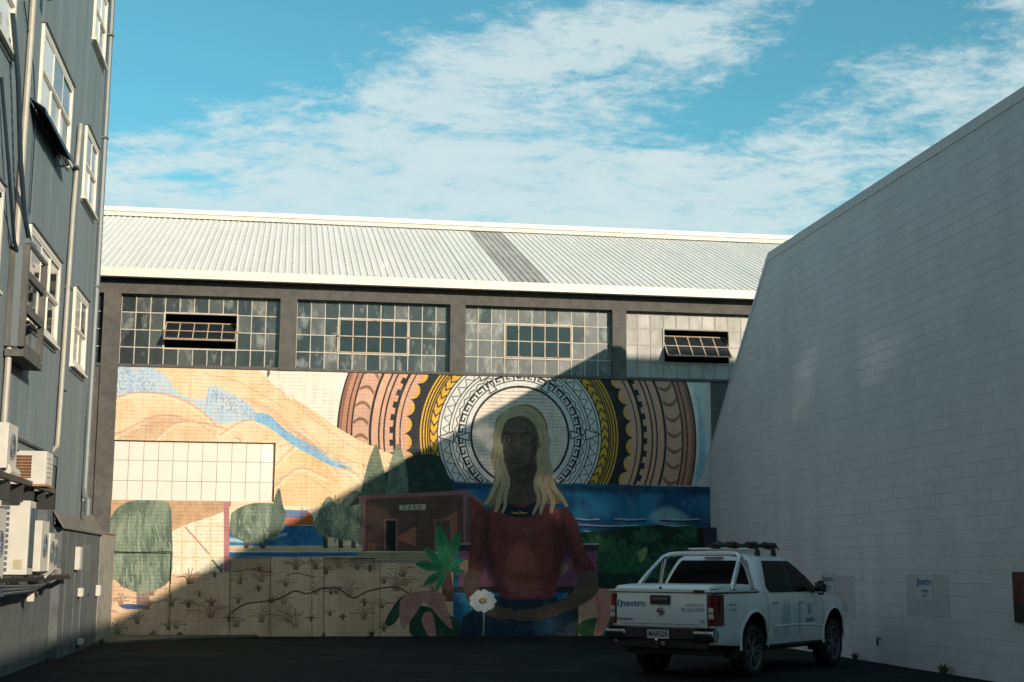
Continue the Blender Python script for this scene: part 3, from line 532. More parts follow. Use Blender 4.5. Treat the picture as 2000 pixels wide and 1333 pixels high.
img.pixels.foreach_set(buf.ravel()); img.update(); img.pack()
mural_m = bpy.data.materials.new('painted_brick'); mural_m.use_nodes = True
nt = mural_m.node_tree; n = NG(nt); p = nt.nodes['Principled BSDF']; p.inputs['Roughness'].default_value = .75; p.inputs['Specular IOR Level'].default_value = .3
uv = n('ShaderNodeUVMap'); uv.uv_map = 'UVMap'; it = n('ShaderNodeTexImage'); it.image = img; it.extension = 'EXTEND'
nt.links.new(uv.outputs[0], it.inputs[0])
tc = n('ShaderNodeTexCoord'); nb = n('ShaderNodeTexNoise'); nb.inputs['Scale'].default_value = 30; nt.links.new(tc.outputs['Object'], nb.inputs[0])
bp = n('ShaderNodeBump'); bp.inputs['Strength'].default_value = .35; bp.inputs['Distance'].default_value = .01; nt.links.new(nb.outputs[0], bp.inputs['Height']); nt.links.new(bp.outputs[0], p.inputs['Normal'])
mr_ = n('ShaderNodeMapRange'); nt.links.new(nb.outputs[0], mr_.inputs[0]); mr_.inputs[1].default_value = .3; mr_.inputs[2].default_value = .7; mr_.inputs[3].default_value = .92; mr_.inputs[4].default_value = 1.06
sc = n('ShaderNodeVectorMath', operation='SCALE'); nt.links.new(it.outputs[0], sc.inputs[0]); nt.links.new(mr_.outputs[0], sc.inputs['Scale']); nt.links.new(sc.outputs[0], p.inputs['Base Color'])

# ================================================================ WAREHOUSE
WH = thing('warehouse', 'brick warehouse with a painted mural, white ribbed roof and many small paned windows', 'warehouse', (3, D, 0))
WHo = Vector((-3, -D, 0))
def wpart(name, bm, m, parent=WH, smooth=None, keep=False):
    o = link(name, bm, m, parent, smooth); o.location = WHo if parent is WH else (0, 0, 0); return o
# painted brick wall
def brick_wall():
    V, Fc, UV = [], [], []
    ph, pl = .086, .24
    recs = [(-3.98, -2.62, -1, 1.92), (-1.27, -.36, -1, 1.80), (.86, 2.05, -1, 1.84)]
    def off(x, z):
        for a, b, c, d in recs:
            if a < x < b and c < z < d: return .055
        return 0.
    def quad(pts, y):
        i = len(V); V.extend([(a, yy, b) for (a, b), yy in zip(pts, y)]); Fc.append((i, i+1, i+2, i+3)); UV.extend([((a-MX0)/(MX1-MX0), b/MZ1) for a, b in pts])
    j = .0028; r_ = random.Random(5)
    rows = int(6.2/ph)+1
    for k in range(rows):
        z0 = k*ph; z1 = min(z0+ph, 6.2)
        if z1-z0 < .01: continue
        x = -4.03-(pl/2 if k % 2 else 0)-.0
        while x < 10.3:
            xa, xb = max(x, -4.03), min(x+pl, 10.3); x += pl
            if xb-xa < .02: continue
            zm = (z0+z1)/2; segs = [(xa, xb)]
            if 3.07 < zm < 4.49:
                if xb < -.34: continue
                if xa < -.34: segs = [(-.34, xb)]
            for xa, xb in segs:
                cuts = sorted({xa, xb} | {c for r4 in recs for c in r4[:2] if xa < c < xb and z0 < r4[3]})
                for a, b in zip(cuts[:-1], cuts[1:]):
                    if b-a < .012: continue
                    o_ = D+off((a+b)/2, zm); f = o_+r_.uniform(-.0015, .0015); g_ = o_+.0055
                    A, B, C_, D_ = (a+j, z0+j), (b-j, z0+j), (b-j, z1-j), (a+j, z1-j)
                    a0, b0, c0, d0 = (a, z0), (b, z0), (b, z1), (a, z1)
                    quad([A, B, C_, D_], [f]*4)
                    quad([a0, b0, B, A], [g_, g_, f, f]); quad([b0, c0, C_, B], [g_, g_, f, f]); quad([c0, d0, D_, C_], [g_, g_, f, f]); quad([d0, a0, A, D_], [g_, g_, f, f])
    # reveals of the recessed panels
    for a, b, c, d in recs:
        zt = math.ceil(d/ph)*ph if False else math.floor((d-ph/2)/ph+1)*ph
        quad([(a, 0), (a, 0), (a, zt), (a, zt)], [D, D+.07, D+.07, D]); quad([(b, 0), (b, 0), (b, zt), (b, zt)], [D+.07, D, D, D+.07]); quad([(a, zt), (b, zt), (b, zt), (a, zt)], [D, D, D+.07, D+.07])
    o = link('brick_wall', (V, Fc), mural_m, WH); o.location = WHo; o['kind'] = 'stuff'
    o['label'] = 'painted brickwork carrying the mural of hills, ringed disc, shed and seated figure'
    ul = o.data.uv_layers.new(name='UVMap'); ul.data.foreach_set('uv', np.array(UV, np.float32).ravel())
brick_wall()
wx0, wx1 = -16.6, 20.0
# masonry body: kept behind the bricks
bm = bmesh.new(); box(bm, (wx0, D+.30, 0), (wx1, D+18, 6.2))
wpart('masonry_core', bm, char_m)
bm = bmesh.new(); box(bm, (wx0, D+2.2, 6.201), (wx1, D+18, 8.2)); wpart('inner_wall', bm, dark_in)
for q in (((wx0, D, 0), (-4.43, D+.3, 3.07)), ((wx0, D, 4.49), (-4.43, D+.3, 6.2)), ((wx0, D, 3.07), (-8.1, D+.3, 4.49)), ((10.3, D, 0), (wx1, D+.3, 6.2))): wpart('side_wall', bx(*q), char_m)
# reveals of the white panel window
bm = bmesh.new(); box(bm, (-4.03, D+.02, 3.035), (-.34, D+.3, 3.068)); box(bm, (-4.03, D+.02, 4.49), (-.34, D+.3, 4.52)); box(bm, (-.34, D+.02, 3.035), (-.31, D+.3, 4.52)); wpart('reveal', bm, rust_m)
# beams and pillars
cols = [(-12.5, -12.12), (-8.46, -8.1), (-4.42, -4.03), (-.33, .07), (3.76, 4.13), (7.80, 8.15), (11.84, 12.2), (19.6, 20.0)]
for i, (a, b) in enumerate(cols):
    bm = bmesh.new(); box(bm, (a, D-.05, 0 if i < 3 else 6.2), (b, D+.3, 7.93)); wpart('pillar', bm, char_m)
bm = bmesh.new(); box(bm, (wx0, D-.05, 7.93), (wx1, D+.3, 8.32)); wpart('top_beam', bm, char_m)
bays = [(cols[i][1], cols[i+1][0]) for i in range(len(cols)-2)]
wpart('side_wall', bx((12.2, D, 6.2), (19.6, D+.3, 7.93)), char_m)
for i, (a, b) in enumerate(bays):
    bm = bmesh.new(); box(bm, (a, D-.035, 6.2), (b, D+.3, 6.265)); wpart('sill', bm, char_m)
# steel windows
def pane_mesh(w, h, m, nm='pane'):
    bm = bmesh.new(); box(bm, (-w/2, -.003, -h/2), (w/2, .003, h/2)); me = bpy.data.meshes.new(nm); bm.to_mesh(me); bm.free(); me.materials.append(m); return me
GY = D+.14
for bi, (a, b) in enumerate(bays):
    if bi == 0: continue
    z0, z1 = 6.265, 7.93; nc, nr = 11, 4; cw, rh = (b-a)/nc, (z1-z0)/nr
    wn = bpy.data.objects.new('window', None); COL.objects.link(wn); wn.parent = WH; wn.location = WHo+Vector((a, GY, z0))
    wn.name = 'window'
    pal = {1: [pane_dark], 2: [pane_dark, pane_grey, pane_dark, pane_grey], 3: [pane_dark, pane_grey, pane_dark], 4: [pane_grey, pane_grey, pane_dark], 5: [pane_pale, pane_pale, pane_pale]}[bi]
    meshes = {m.name: pane_mesh(cw-.026, rh-.026, m) for m in set(pal)}
    rp = random.Random(bi)
    fr = bmesh.new(); Lx, Lz = b-a, z1-z0; bw = .0105
    opn = lambda c, r: 3 <= c <= 7 and 1 <= r <= 2
    for c in range(nc+1):
        x = c*cw
        if 4 <= c <= 7: box(fr, (x-bw, -.016, 0), (x+bw, .016, rh)); box(fr, (x-bw, -.016, 3*rh), (x+bw, .016, Lz))
        else: box(fr, (x-bw, -.016, 0), (x+bw, .016, Lz))
    for r in range(nr+1):
        z = r*rh
        if r == 2: segs = [(0, 3*cw), (8*cw, Lx)]
        else: segs = [(0, Lx)]
        for s0, s1 in segs: box(fr, (s0, -.013, z-bw), (s1, .013, z+bw))
    fx0, fx1, fz0, fz1 = 3*cw, 8*cw, rh, 3*rh; t = .03
    for q in (((fx0-t, -.03, fz0-t), (fx1+t, .02, fz0+.0)), ((fx0-t, -.03, fz1), (fx1+t, .02, fz1+t)), ((fx0-t, -.031, fz0), (fx0, .02, fz1)), ((fx1, -.031, fz0), (fx1+t, .02, fz1))): box(fr, *q)
    fo = link('frame', fr, bar_m if bi != 5 else mat('chalky_bar', (.36, .34, .29), .7), wn)
    for c in range(nc):
        for r in range(nr):
            if opn(c, r): continue
            m = pal[0] if rp.random() < .5 else rp.choice(pal)
            o = inst('pane', meshes[m.name], wn, ((c+.5)*cw, rp.uniform(-.003, .003), (r+.5)*rh), (R(rp.uniform(-.8, .8)), 0, R(rp.uniform(-.8, .8))))
    # pivoting sash
    ang = {2: R(-52), 5: R(-44)}.get(bi, 0)
    sw, sh = 5*cw-.02, 2*rh-.02; sb = bmesh.new(); t = .022
    for q in (((-sw/2, -.02, -sh/2), (sw/2, .015, -sh/2+t)), ((-sw/2, -.02, sh/2-t), (sw/2, .015, sh/2)), ((-sw/2, -.021, -sh/2), (-sw/2+t, .016, sh/2)), ((sw/2-t, -.021, -sh/2), (sw/2, .016, sh/2)), ((-sw/2+t, -.012, -.012), (sw/2-t, .012, .012))): box(sb, *q)
    for c in range(1, 5): x = -sw/2+c*sw/5; box(sb, (x-.012, -.013, -sh/2+t), (x+.012, .013, sh/2-t))
    so_ = link('sash', sb, sash_m, wn); so_.location = (5.5*cw, -.02, 2*rh); so_.rotation_euler = (ang, 0, 0)
    Mx = Matrix.Translation(so_.location) @ Matrix.Rotation(ang, 4, 'X'); pm = pane_mesh(sw/5-.03, sh/2-.03, pane_clear)
    for c in range(5):
        for r in range(2): l = Mx @ Vector((-sw/2+(c+.5)*sw/5, 0, -sh/4+r*sh/2)); inst('pane', pm, wn, l, (ang, 0, 0))
    
    if bi in (3, 2):   # pivot lugs
        for x in (fx0-.01, fx1+.01): link('pivot', bx((x-.03, -.06, 2*rh-.02), (x+.03, -.02, 2*rh+.02)), rust_m, wn)
# white painted panel windows
for (a, b, nc) in ((-4.03, -.34, 11), (-8.1, -4.56, 11)):
    z0, z1 = 3.07, 4.49; nr = 3; cw, rh = (b-a)/nc, (z1-z0)/nr
    wn = bpy.data.objects.new('window', None); COL.objects.link(wn); wn.parent = WH; wn.location = WHo+Vector((a, D+.085, z0)); wn['label'] = 'low window whose panes are all painted white'
    pm = pane_mesh(cw-.012, rh-.012, pane_white); rp = random.Random(int(a*10))
    for c in range(nc):
        for r in range(nr): inst('pane', pm, wn, ((c+.5)*cw, rp.uniform(-.003, .003), (r+.5)*rh), (R(rp.uniform(-.5, .5)), 0, R(rp.uniform(-.5, .5))))
    fr = bmesh.new(); box(fr, (0, .006, 0), (b-a, .02, z1-z0)); link('backing', fr, mat('joint_grey', (.25, .235, .21), .8), wn)
    fr = bmesh.new(); box(fr, (0, -.03, z1-z0-.035), (b-a-.03, .004, z1-z0-.001)); box(fr, (b-a-.035, -.03, 0.001), (b-a-.002, .004, z1-z0-.036)); link('frame', fr, rust_m, wn)
bm = bmesh.new(); box(bm, (-4.56, D-.0, 3.07), (-4.42, D+.3, 4.49)); wpart('pier', bm, char_m)
# gutter in short lengths
GZ0, GZ1, GYF = 8.27, 8.475, D-.40
def gutter_mesh(L):
    bm = bmesh.new(); prism(bm, [(0, 0), (.16, 0), (.16, .205), (.148, .205), (.148, .012), (.012, .012), (.012, .205), (0, .205)], 0, 0, L-.006); me = bpy.data.meshes.new('gutter_length'); bm.to_mesh(me); bm.free(); me.materials.append(gut_m); return me
gm = gutter_mesh(.957)
x = wx0
while x < wx1-.5:
    inst('gutter_length', gm, WH, WHo+Vector((x, GYF, GZ0)), (R(random.uniform(-.15, .15)), 0, 0)); x += .957
bm = bmesh.new(); box(bm, (wx0, GYF+.165, 8.325), (wx1, D+.3, 8.36)); wpart('soffit', bm, mat('dark_soffit', (.03, .03, .03), .9))
# ribbed roof sheets
PHI = math.atan(.394); RUN = 8.75/math.cos(PHI); pitch = .165; SL = pitch*6
def sheet_mesh(m, ribs=6):
    V, Fc = [], []; prof = []
    for k in range(ribs):
        x = k*pitch; prof += [(x, 0), (x+.012, .021), (x+.047, .021), (x+.059, 0)]
    prof.append((ribs*pitch-.0015, 0))
    ny = 2
    for i in range(ny):
        for (px, pz) in prof: V.append((px, i*RUN/(ny-1), pz))
    N = len(prof)
    for i in range(ny-1):
        for k in range(N-1): Fc.append((i*N+k, i*N+k+1, (i+1)*N+k+1, (i+1)*N+k))
    me = bpy.data.meshes.new('roof_sheet'); me.from_pydata(V, [], Fc); me.materials.append(m); return me
sm_w, sm_g = sheet_mesh(white_roof), sheet_mesh(old_roof)
k = -22
while 5.19+k*SL < wx1-.3:
    me = sm_g if k == 0 else sm_w
    o = inst('roof_sheet', me, WH, WHo+Vector((5.19+k*SL, GYF+.10, 8.475+random.uniform(-.003, .003))), (PHI, 0, 0))
    if k == 0: o['label'] = 'bare grey weathered roof sheet'
    k += 1
b = bmesh.new(); sp = math.sin(PHI); cp_ = math.cos(PHI); rs = random.Random(9)
for kk in range(9):
    L0 = .35+kk*1.12
    x = wx0+.03
    while x < wx1-.3:
        if rs.random() < .9:
            q = Vector((x, GYF+.10+L0*cp_-.021*sp, 8.475+L0*sp+.021*cp_+.003)); box(b, (q.x-.008, q.y-.008, q.z-.004), (q.x+.008, q.y+.008, q.z+.008))
        x += pitch*2
wpart('roof_screws', b, MATS['rusty_frame'])['kind'] = 'stuff'
ry, rz_ = GYF+.10+8.75, 8.475+8.75*math.tan(PHI)
bm = bmesh.new(); prism(bm, [(ry-.55, rz_-.17), (ry-.50, rz_-.10), (ry-.05, rz_+.14), (ry+.4, rz_-.02), (ry+.4, rz_-.08), (ry-.05, rz_+.06)], 0, wx0, wx1); wpart('ridge_flashing', bm, gut_m)
bm = bmesh.new(); prism(bm, [(ry-.32, rz_+.03), (ry-.32, rz_+.16), (ry+.32, rz_+.16), (ry+.32, rz_+.0)], 0, wx0, wx1); wpart('ridge_cap', bm, gut_m)
bm = bmesh.new(); prism(bm, [(ry, rz_-.02), (ry+9, 8.4), (ry+9, 8.2), (GYF+.3, 8.38), (ry, rz_-.2)], 0, wx0, wx1); wpart('roof_back', bm, white_roof)
# roof screws' faint line is left to the sheets; rust stain bracket under window
bm = bmesh.new(); tube(bm, [(-.55, D-.01, 6.17), (-.55, D-.05, 6.17), (-.55, D-.06, 6.05)], .012); box(bm, (-.58, D-.012, 6.09), (-.52, D-.002, 6.19)); wpart('rusty_bracket', bm, rust_m)

# ================================================================ RIGHT BUILDING
XR = 10.22; TZ = 8.41
RB = thing('block_wall_building', 'windowless grey concrete block building on the right, its far top corner cut on a slant', 'building', (XR, 15, 0)); RBo = Vector((-XR, -15, 0))
def rpart(name, bm, m, **k):
    o = link(name, bm, m, RB, **k); o.location = RBo; return o
YS, YE, ZC = 28.8, 33.42, 4.42
def yend(z): return YE if z <= ZC else YE-(z-ZC)/(TZ-ZC)*(YE-YS)
bw_, bh_ = .40, .20
def blk(y0, y1, z0, z1, yt=None, j=.003):
    """one block: front face proud, chamfered into the joint; yt = far end at the top where the wall end is cut on a slant"""
    yt = y1 if yt is None else yt
    f, b = -.0, .006; jv = .0022
    V = [(f, y0+jv, z0+j), (f, y1-jv, z0+j), (f, yt-jv, z1-j), (f, y0+jv, z1-j), (b, y0, z0), (b, y1, z0), (b, yt, z1), (b, y0, z1)]
    return V, [(0, 3, 2, 1), (0, 1, 5, 4), (1, 2, 6, 5), (2, 3, 7, 6), (3, 0, 4, 7)]
full = blk(0, bw_, 0, bh_); me_b = bpy.data.meshes.new('block'); me_b.from_pydata(full[0], [], full[1]); me_b.materials.append(block_m)
half = blk(0, bw_/2, 0, bh_); me_h = bpy.data.meshes.new('block'); me_h.from_pydata(half[0], [], half[1]); me_h.materials.append(block_m)
allb = []
Y0 = 12.0
for r in range(int(TZ/bh_)):
    z0 = r*bh_; z1 = z0+bh_; y = Y0-(bw_/2 if r % 2 else 0)
    while y < YE:
        ya = max(y, Y0); yb = y+bw_; e0, e1 = yend(z0), yend(z1); y += bw_
        if ya >= e1-.02:
            if ya >= e0-.02: continue
        if yb > e1: allb.append((ya, min(e0, max(yb, e0) if yb > e0 else yb), z0, z1, max(ya+.01, min(e1, yb)), False))
        else: allb.append((ya, yb, z0, z1, None, abs(yb-ya-bw_) < 1e-6))
def inview(b):
    P_ = Vector((XR, (b[0]+b[1])/2, (b[2]+b[3])/2-CAM_H)); z = P_.dot(fwd); u = P_.dot(r2)/z*F_PX; v_ = P_.dot(u2)/z*F_PX
    return abs(u) < 1000 and abs(v_) < 667, P_.length
cand = sorted([b for b in allb if b[5] and inview(b)[0]], key=lambda b: inview(b)[1])[:299]; cs = set(cand)
for b in cand: inst('block', me_b, RB, RBo+Vector((XR+random.uniform(-.0012, .0012), b[0], b[2])))
V, Fc = [], []
for b in allb:
    if b in cs: continue
    v_, f_ = blk(*b[:5]); dx = XR+random.uniform(-.0012, .0012); o_ = len(V); V += [(x+dx, y, z) for x, y, z in v_]; Fc += [tuple(i+o_ for i in f) for f in f_]
o = rpart('block', (V, Fc), block_m); o.name = 'block_courses'; o['kind'] = 'stuff'
bm = bmesh.new(); prism(bm, [(-18, 0), (YE, 0), (YE, ZC), (YS, TZ-.01), (-18, TZ-.01)], 0, XR+.0058, XR+.22); rpart('wall_core', bm, block_m)
bm = bmesh.new(); prism(bm, [(-18, 0), (Y0, 0), (Y0, TZ-.01), (-18, TZ-.01)], 0, XR-.0, XR+.0055); rpart('wall_near', bm, block_m)
bm = bmesh.new(); box(bm, (XR-.012, -18, TZ-.15), (XR+.26, YS-.04, TZ+.03)); rpart('parapet_cap', bm, mat('cap_flashing', (.50, .53, .55), .7, var=.08))
bm = bmesh.new(); s_ = (YE-YS)/(TZ-ZC)
prism(bm, [(YS-.04, TZ+.04), (YS+.04, TZ-.0), (YE+.03, ZC+.02), (YE+.0, ZC-.0), (YS-.04, TZ-.12)], 0, XR-.012, XR+.26); rpart('raking_flashing', bm, MATS['cap_flashing'])
bm = bmesh.new(); box(bm, (XR+.23, -18, 0), (XR+24, YS-1, TZ-.5)); rpart('flat_roofed_hall', bm, block_m)
bm = bmesh.new(); box(bm, (18.45, -22, TZ-.5), (36, 13.5, 12.93)); rpart('upper_storey', bm, block_m)
# signs on the block wall
def text_mesh(s, size, ext=0, bold=False):
    cu = bpy.data.curves.new('t', 'FONT'); cu.body = s; cu.size = size; cu.extrude = ext; cu.align_x = 'CENTER'; cu.align_y = 'CENTER'
    if bold: cu.offset = size*.018
    ob = bpy.data.objects.new('t', cu); COL.objects.link(ob); dg = bpy.context.evaluated_depsgraph_get(); me = bpy.data.meshes.new_from_object(ob.evaluated_get(dg)); bpy.data.objects.remove(ob); return me
def text(name, s, size, m, parent, loc, rot, bold=False, sx=1.):
    me = text_mesh(s, size, .0008, bold); me.materials.clear(); me.materials.append(m); o = bpy.data.objects.new(name, me); COL.objects.link(o); o.parent = parent; o.location = loc; o.rotation_euler = rot; o.scale = (sx, 1, 1); return o
signw = mat('sign_white', (.44, .52, .56), .5, var=.03); signb = mat('sign_blue', (.02, .13, .30), .5, var=.03); signt = mat('sign_teal', (.02, .16, .18), .5); inkm = mat('sign_ink', (.06, .12, .17), .6)
patch_m = mat('repaint_patch', (.45, .485, .50), .8, var=.08, bump=.4, bsc=90)
rotW = (R(90), 0, R(-90))
def park_sign(yc, zc, label, py0, py1, pz0, pz1):
    t = thing('parking_sign', label, 'sign', (XR-.004, yc, zc), 0, 'parking bay signs on the block wall')
    link('board', bx((-.008, -.29, -.215), (-.002, .29, .215), .002), signw, t)
    link('logo_stroke', bx((-.0105, .20, .02), (-.008, .23, .16)), signt, t); link('logo_stroke', bx((-.0105, .245, .00), (-.008, .265, .14)), signb, t)
    text('company_name', 'nextro', .16, signb, t, (-.010, -.02, .09), rotW, True)
    text('wording', 'PARKING', .062, inkm, t, (-.010, -.01, -.06), rotW); text('wording', 'ONLY', .062, inkm, t, (-.010, -.01, -.13), rotW)
    p_ = link('repainted_patch', bx((XR-.0035, py0, pz0), (XR+.001, py1, pz1)), patch_m, RB); p_.location = RBo
park_sign(21.72, 1.32, 'white company parking sign on a darker patch in the open stretch of block wall', 20.88, 22.42, .86, 1.53)
park_sign(25.85, 1.33, 'white company parking sign just above the bonnet of the parked truck', 24.6, 26.3, .72, 1.49)
t = thing('red_sign', 'dark red and black sign cut by the right edge of the picture', 'sign', (XR-.004, 18.25, .88))
link('black_panel', bx((-.03, -.6, 0), (0, .6, .26), .003), black_m, t); link('red_panel', bx((-.031, -.6, .262), (0, .6, .70), .003), mat('deep_red', (.085, .012, .014), .5), t)
bm = bmesh.new()
for k in range(40):
    a0, a1 = 2*math.pi*k/40, 2*math.pi*(k+1)/40
    P_ = [(-.034, .20*math.cos(a)*q+.08, .19*math.sin(a)*q+.47) for q, a in ((1, a0), (1, a1), (.72, a1), (.72, a0))]; bm.faces.new([bm.verts.new(p_) for p_ in P_])
link('cream_ring', bm, mat('cream_print', (.42, .38, .28), .5), t)
t = thing('wall_tap', 'small stub of pipe and tap low on the block wall', 'tap', (XR, 23.55, .42))
link('pipe', tb([(0, 0, 0), (-.05, 0, 0), (-.06, 0, -.03), (-.06, 0, -.12)], .018), black_m, t); link('handle', bx((-.07, -.035, .015), (-.05, .035, .03)), rust_m, t)

# black cabinet in the far corner
t = thing('tall_black_cabinet', 'tall narrow black box standing in the far corner where mural and block wall meet', 'cabinet', (10.02, 33.1, 0))
link('body', bx((-.14, -.2, .05), (.17, .28, 2.58), .01), black_m, t); link('door', bx((-.12, -.215, .12), (.15, -.202, 2.5), .003), mat('black_door', (.02, .022, .022), .4), t); link('plinth', bx((-.13, -.19, 0), (.16, .27, .05)), black_m, t)

# ================================================================ LEFT BUILDING
XL = -4.0
LB = thing('clad_building', 'tall slate blue corrugated iron building with cream sash windows beside the yard', 'building', (XL, 15, 0)); LBo = Vector((-XL, -15, 0))
def lpart(name, bm, m, parent=None, **k):
    o = link(name, bm, m, parent or LB, **k); o.location = LBo if (parent is None or parent is LB) else (0, 0, 0); return o
YC = 28.5
def corr(y0, y1, z0, z1, x=XL, amp=.008, p=.0762):
    V, Fc = [], []; n_ = int((y1-y0)/p*4)
    for i in range(n_+1):
        y = y0+(y1-y0)*i/n_; dx = amp*math.sin(2*math.pi*(y-y0)/p); V += [(x+dx, y, z0), (x+dx, y, z1)]
    for i in range(n_): Fc.append((2*i, 2*i+2, 2*i+3, 2*i+1))
    return V, Fc
# sheets about 0.76 m wide, in lifts
sheets = []
yy = YC
while yy > -10:
    y0 = yy-.762
    zb = 3.46 if y0 < 24.95 else 2.3
    for za, zz in ((zb, 7.6), (7.59, 11.1), (11.09, 14.6)): sheets.append((y0-.01, yy, za, zz))
    yy = y0
mc = {}
for y0, y1, za, zz in sheets:
    key = (round(y1-y0, 3), round(zz-za, 2))
    if key not in mc:
        v_, f_ = corr(0, y1-y0, 0, zz-za, 0); me = bpy.data.meshes.new('cladding_sheet'); me.from_pydata(v_, [], f_); me.materials.append(slate_m); me.shade_smooth(); mc[key] = me
    o = inst('cladding_sheet', mc[key], LB, LBo+Vector((XL+random.uniform(0, .004), y0, za)), (0, R(random.uniform(-.03, .03)), 0))
bm = bmesh.new(); box(bm, (XL-12, -10, 3.3), (XL-.012, YC-.01, 14.6)); lpart('wall_core', bm, slate_m)
bm = bmesh.new(); box(bm, (XL-12, -10, 0), (XL-.22, 24.9, 3.3)); box(bm, (XL-12, 24.9, 0), (XL-.03, YC-.01, 3.3)); lpart('lower_wall', bm, lowwall_m)
bm = bmesh.new(); box(bm, (XL-.06, YC-.03, 2.4), (XL+.025, YC+.03, 14.6)); lpart('corner_trim', bm, trim_m)
bm = bmesh.new(); box(bm, (XL-.2, 5, 3.43), (XL+.03, 24.95, 3.47)); lpart('cladding_drip', bm, mat('dark_drip', (.03, .035, .04), .6))
# pale weatherboards below the cladding
for k in range(11):
    z = 1.45+k*.18; lpart('weatherboard', bx((XL-.219, 6, z), (XL-.195-.0, 24.88, z+.172)), board_m)
lpart('high_window_strip', bx((XL-.195, 22.6, 3.0), (XL-.18, 24.8, 3.36)), pane_clear)
for k in range(6): lpart('strip_bar', bx((XL-.181, 22.6+k*.43, 2.97), (XL-.15, 22.65+k*.43, 3.39)), cream_m)
# base wall lit low down
lpart('base_wall', bx((XL-.19, 4, 0), (XL-.02, 25.5, 1.36)), lowwall_m)
def sash_window(y0, y1, z0, z1, nc, label=None, hood=False):
    w = bpy.data.objects.new('window', None); COL.objects.link(w); w.parent = LB; w.location = LBo+Vector((XL, y0, z0))
    if label: w['label'] = label
    LY, LZ = y1-y0, z1-z0; fr = bmesh.new(); ft = .09; x0, x1 = -.01, .055
    box(fr, (x0, 0, 0), (x1, LY, ft)); box(fr, (x0, 0, LZ-ft), (x1, LY, LZ)); box(fr, (x0, 0, ft), (x1, ft, LZ-ft)); box(fr, (x0, LY-ft, ft), (x1, LY, LZ-ft))
    link('frame', fr, cream_m, w)
    link('sill', bx((x0, -.06, -.045), (.10, LY+.06, -.001)), cream_m, w)
    link('head_flashing', bx((x0, -.03, LZ+.001), (.09, LY+.03, LZ+.02)), trim_m, w)
    zm = LZ*.5
    for (za, zb, xo) in ((ft, zm, .004), (zm-.02, LZ-ft, .02)):
        sb = bmesh.new(); st = .045
        box(sb, (xo, ft, za), (xo+.028, LY-ft, za+st)); box(sb, (xo, ft, zb-st), (xo+.028, LY-ft, zb)); 
        for k in range(nc+1):
            yk = ft+(LY-2*ft-st)*k/nc; box(sb, (xo+.001, yk, za+st), (xo+.027, yk+st*(1 if k in (0, nc) else .8), zb-st))
        link('sash', sb, cream_m, w)
        pw = (LY-2*ft-st)/nc
        for k in range(nc):
            b = bmesh.new(); box(b, (xo+.008, ft+st+pw*k-.004, za+st-.004), (xo+.012, ft+pw*(k+1)+.004, zb-st+.004)); o = link('pane', b, facade_glass if (random.random() < .35) else curtain_m, w); o.rotation_euler = (0, R(random.uniform(-.25, .25)), R(random.uniform(-.25, .25)))
    for k in range(int(LY/.1)): pass
    b = bmesh.new()
    for k in range(int((LY+.1)/.076)): y = -.05+k*.076; box(b, (.0, y, -.10), (.035, y+.04, -.046))
    link('sill_teeth', b, trim_m, w)['kind'] = 'stuff'
    return w
wins = [(21.57, 24.58, 8.5, 9.9, 3), (21.5, 24.35, 5.24, 6.69, 3), (26.62, 28.2, 11.6, 12.98, 2), (26.38, 27.97, 8.4, 9.79, 2), (26.12, 27.74, 5.2, 6.64, 2), (16.4, 19.42, 8.55, 9.95, 3), (16.4, 19.42, 5.24, 6.69, 3), (21.57, 24.58, 11.7, 13.1, 3), (11.4, 14.4, 8.55, 9.95, 3), (11.4, 14.4, 5.24, 6.69, 3), (-.7, .5, 12.7, 14.1, 2), (-4.2, -2.7, 12.9, 13.9, 3), (-6.2, -5.4, 13.4, 14.2, 2)]
for w in wins: sash_window(*w)
# corrugated apron under the big upper window
b = bmesh.new(); n_ = 42; y0, y1 = 20.85, 23.75
vs = []
for i in range(n_*2+1):
    y = y0+(y1-y0)*i/(n_*2); q = .012*(1 if i % 2 else -1); vs.append((b.verts.new((XL+.02, y, 8.46+q)), b.verts.new((XL+.26, y, 8.30+q)), b.verts.new((XL+.27, y, 8.22+q))))
for a_, c_ in zip(vs[:-1], vs[1:]):
    b.faces.new((a_[0], a_[1], c_[1], c_[0])); b.faces.new((a_[1], a_[2], c_[2], c_[1]))
lpart('corrugated_apron', b, navy_m)
lpart('apron_bracket', bx((XL, 23.55, 8.16), (XL+.22, 23.6, 8.2)), cream_m)
# pipes on the facade
def lpipe(name, pts, r, m, seg=8): return lpart(name, tb(pts, r, seg), m, smooth=40)
xp = XL+.07
lpipe('downpipe', [(xp, 20.43, 14.0), (xp, 20.43, 9.4), (xp, 20.38, 7.5), (xp, 20.25, 3.55)], .045, pipe_m)
lpipe('downpipe', [(xp, 25.42, 9.5), (xp, 25.15, 7.9), (xp, 24.9, 3.9), (xp, 24.87, 3.62), (xp-.1, 24.87, 3.5)], .04, pipe_m)
lpipe('downpipe', [(xp, 28.62, 14.6), (xp, 28.60, 7.4), (xp, 28.42, 3.1), (xp+.02, 28.36, 2.92), (xp+.09, 28.3, 2.85), (xp+.09, 28.3, 2.55)], .06, bluepipe_m)
for z in (12.4, 10.2, 7.1, 5.2, 3.7): lpart('pipe_clip', bx((XL, 28.52 if z > 5 else 28.42, z), (xp+.07, 28.68 if z > 5 else 28.58, z+.04)), trim_m)
for z in (8.6, 6.4, 4.6): lpart('pipe_clip', bx((XL, 25.03, z), (xp+.05, 25.32, z+.03)), trim_m)
lpipe('vent_pipe', [(XL+.06, 21.1, 14), (XL+.06, 21.1, 10.9), (XL+.16, 21.12, 10.6), (XL+.16, 21.12, 10.1)], .05, navy_m)
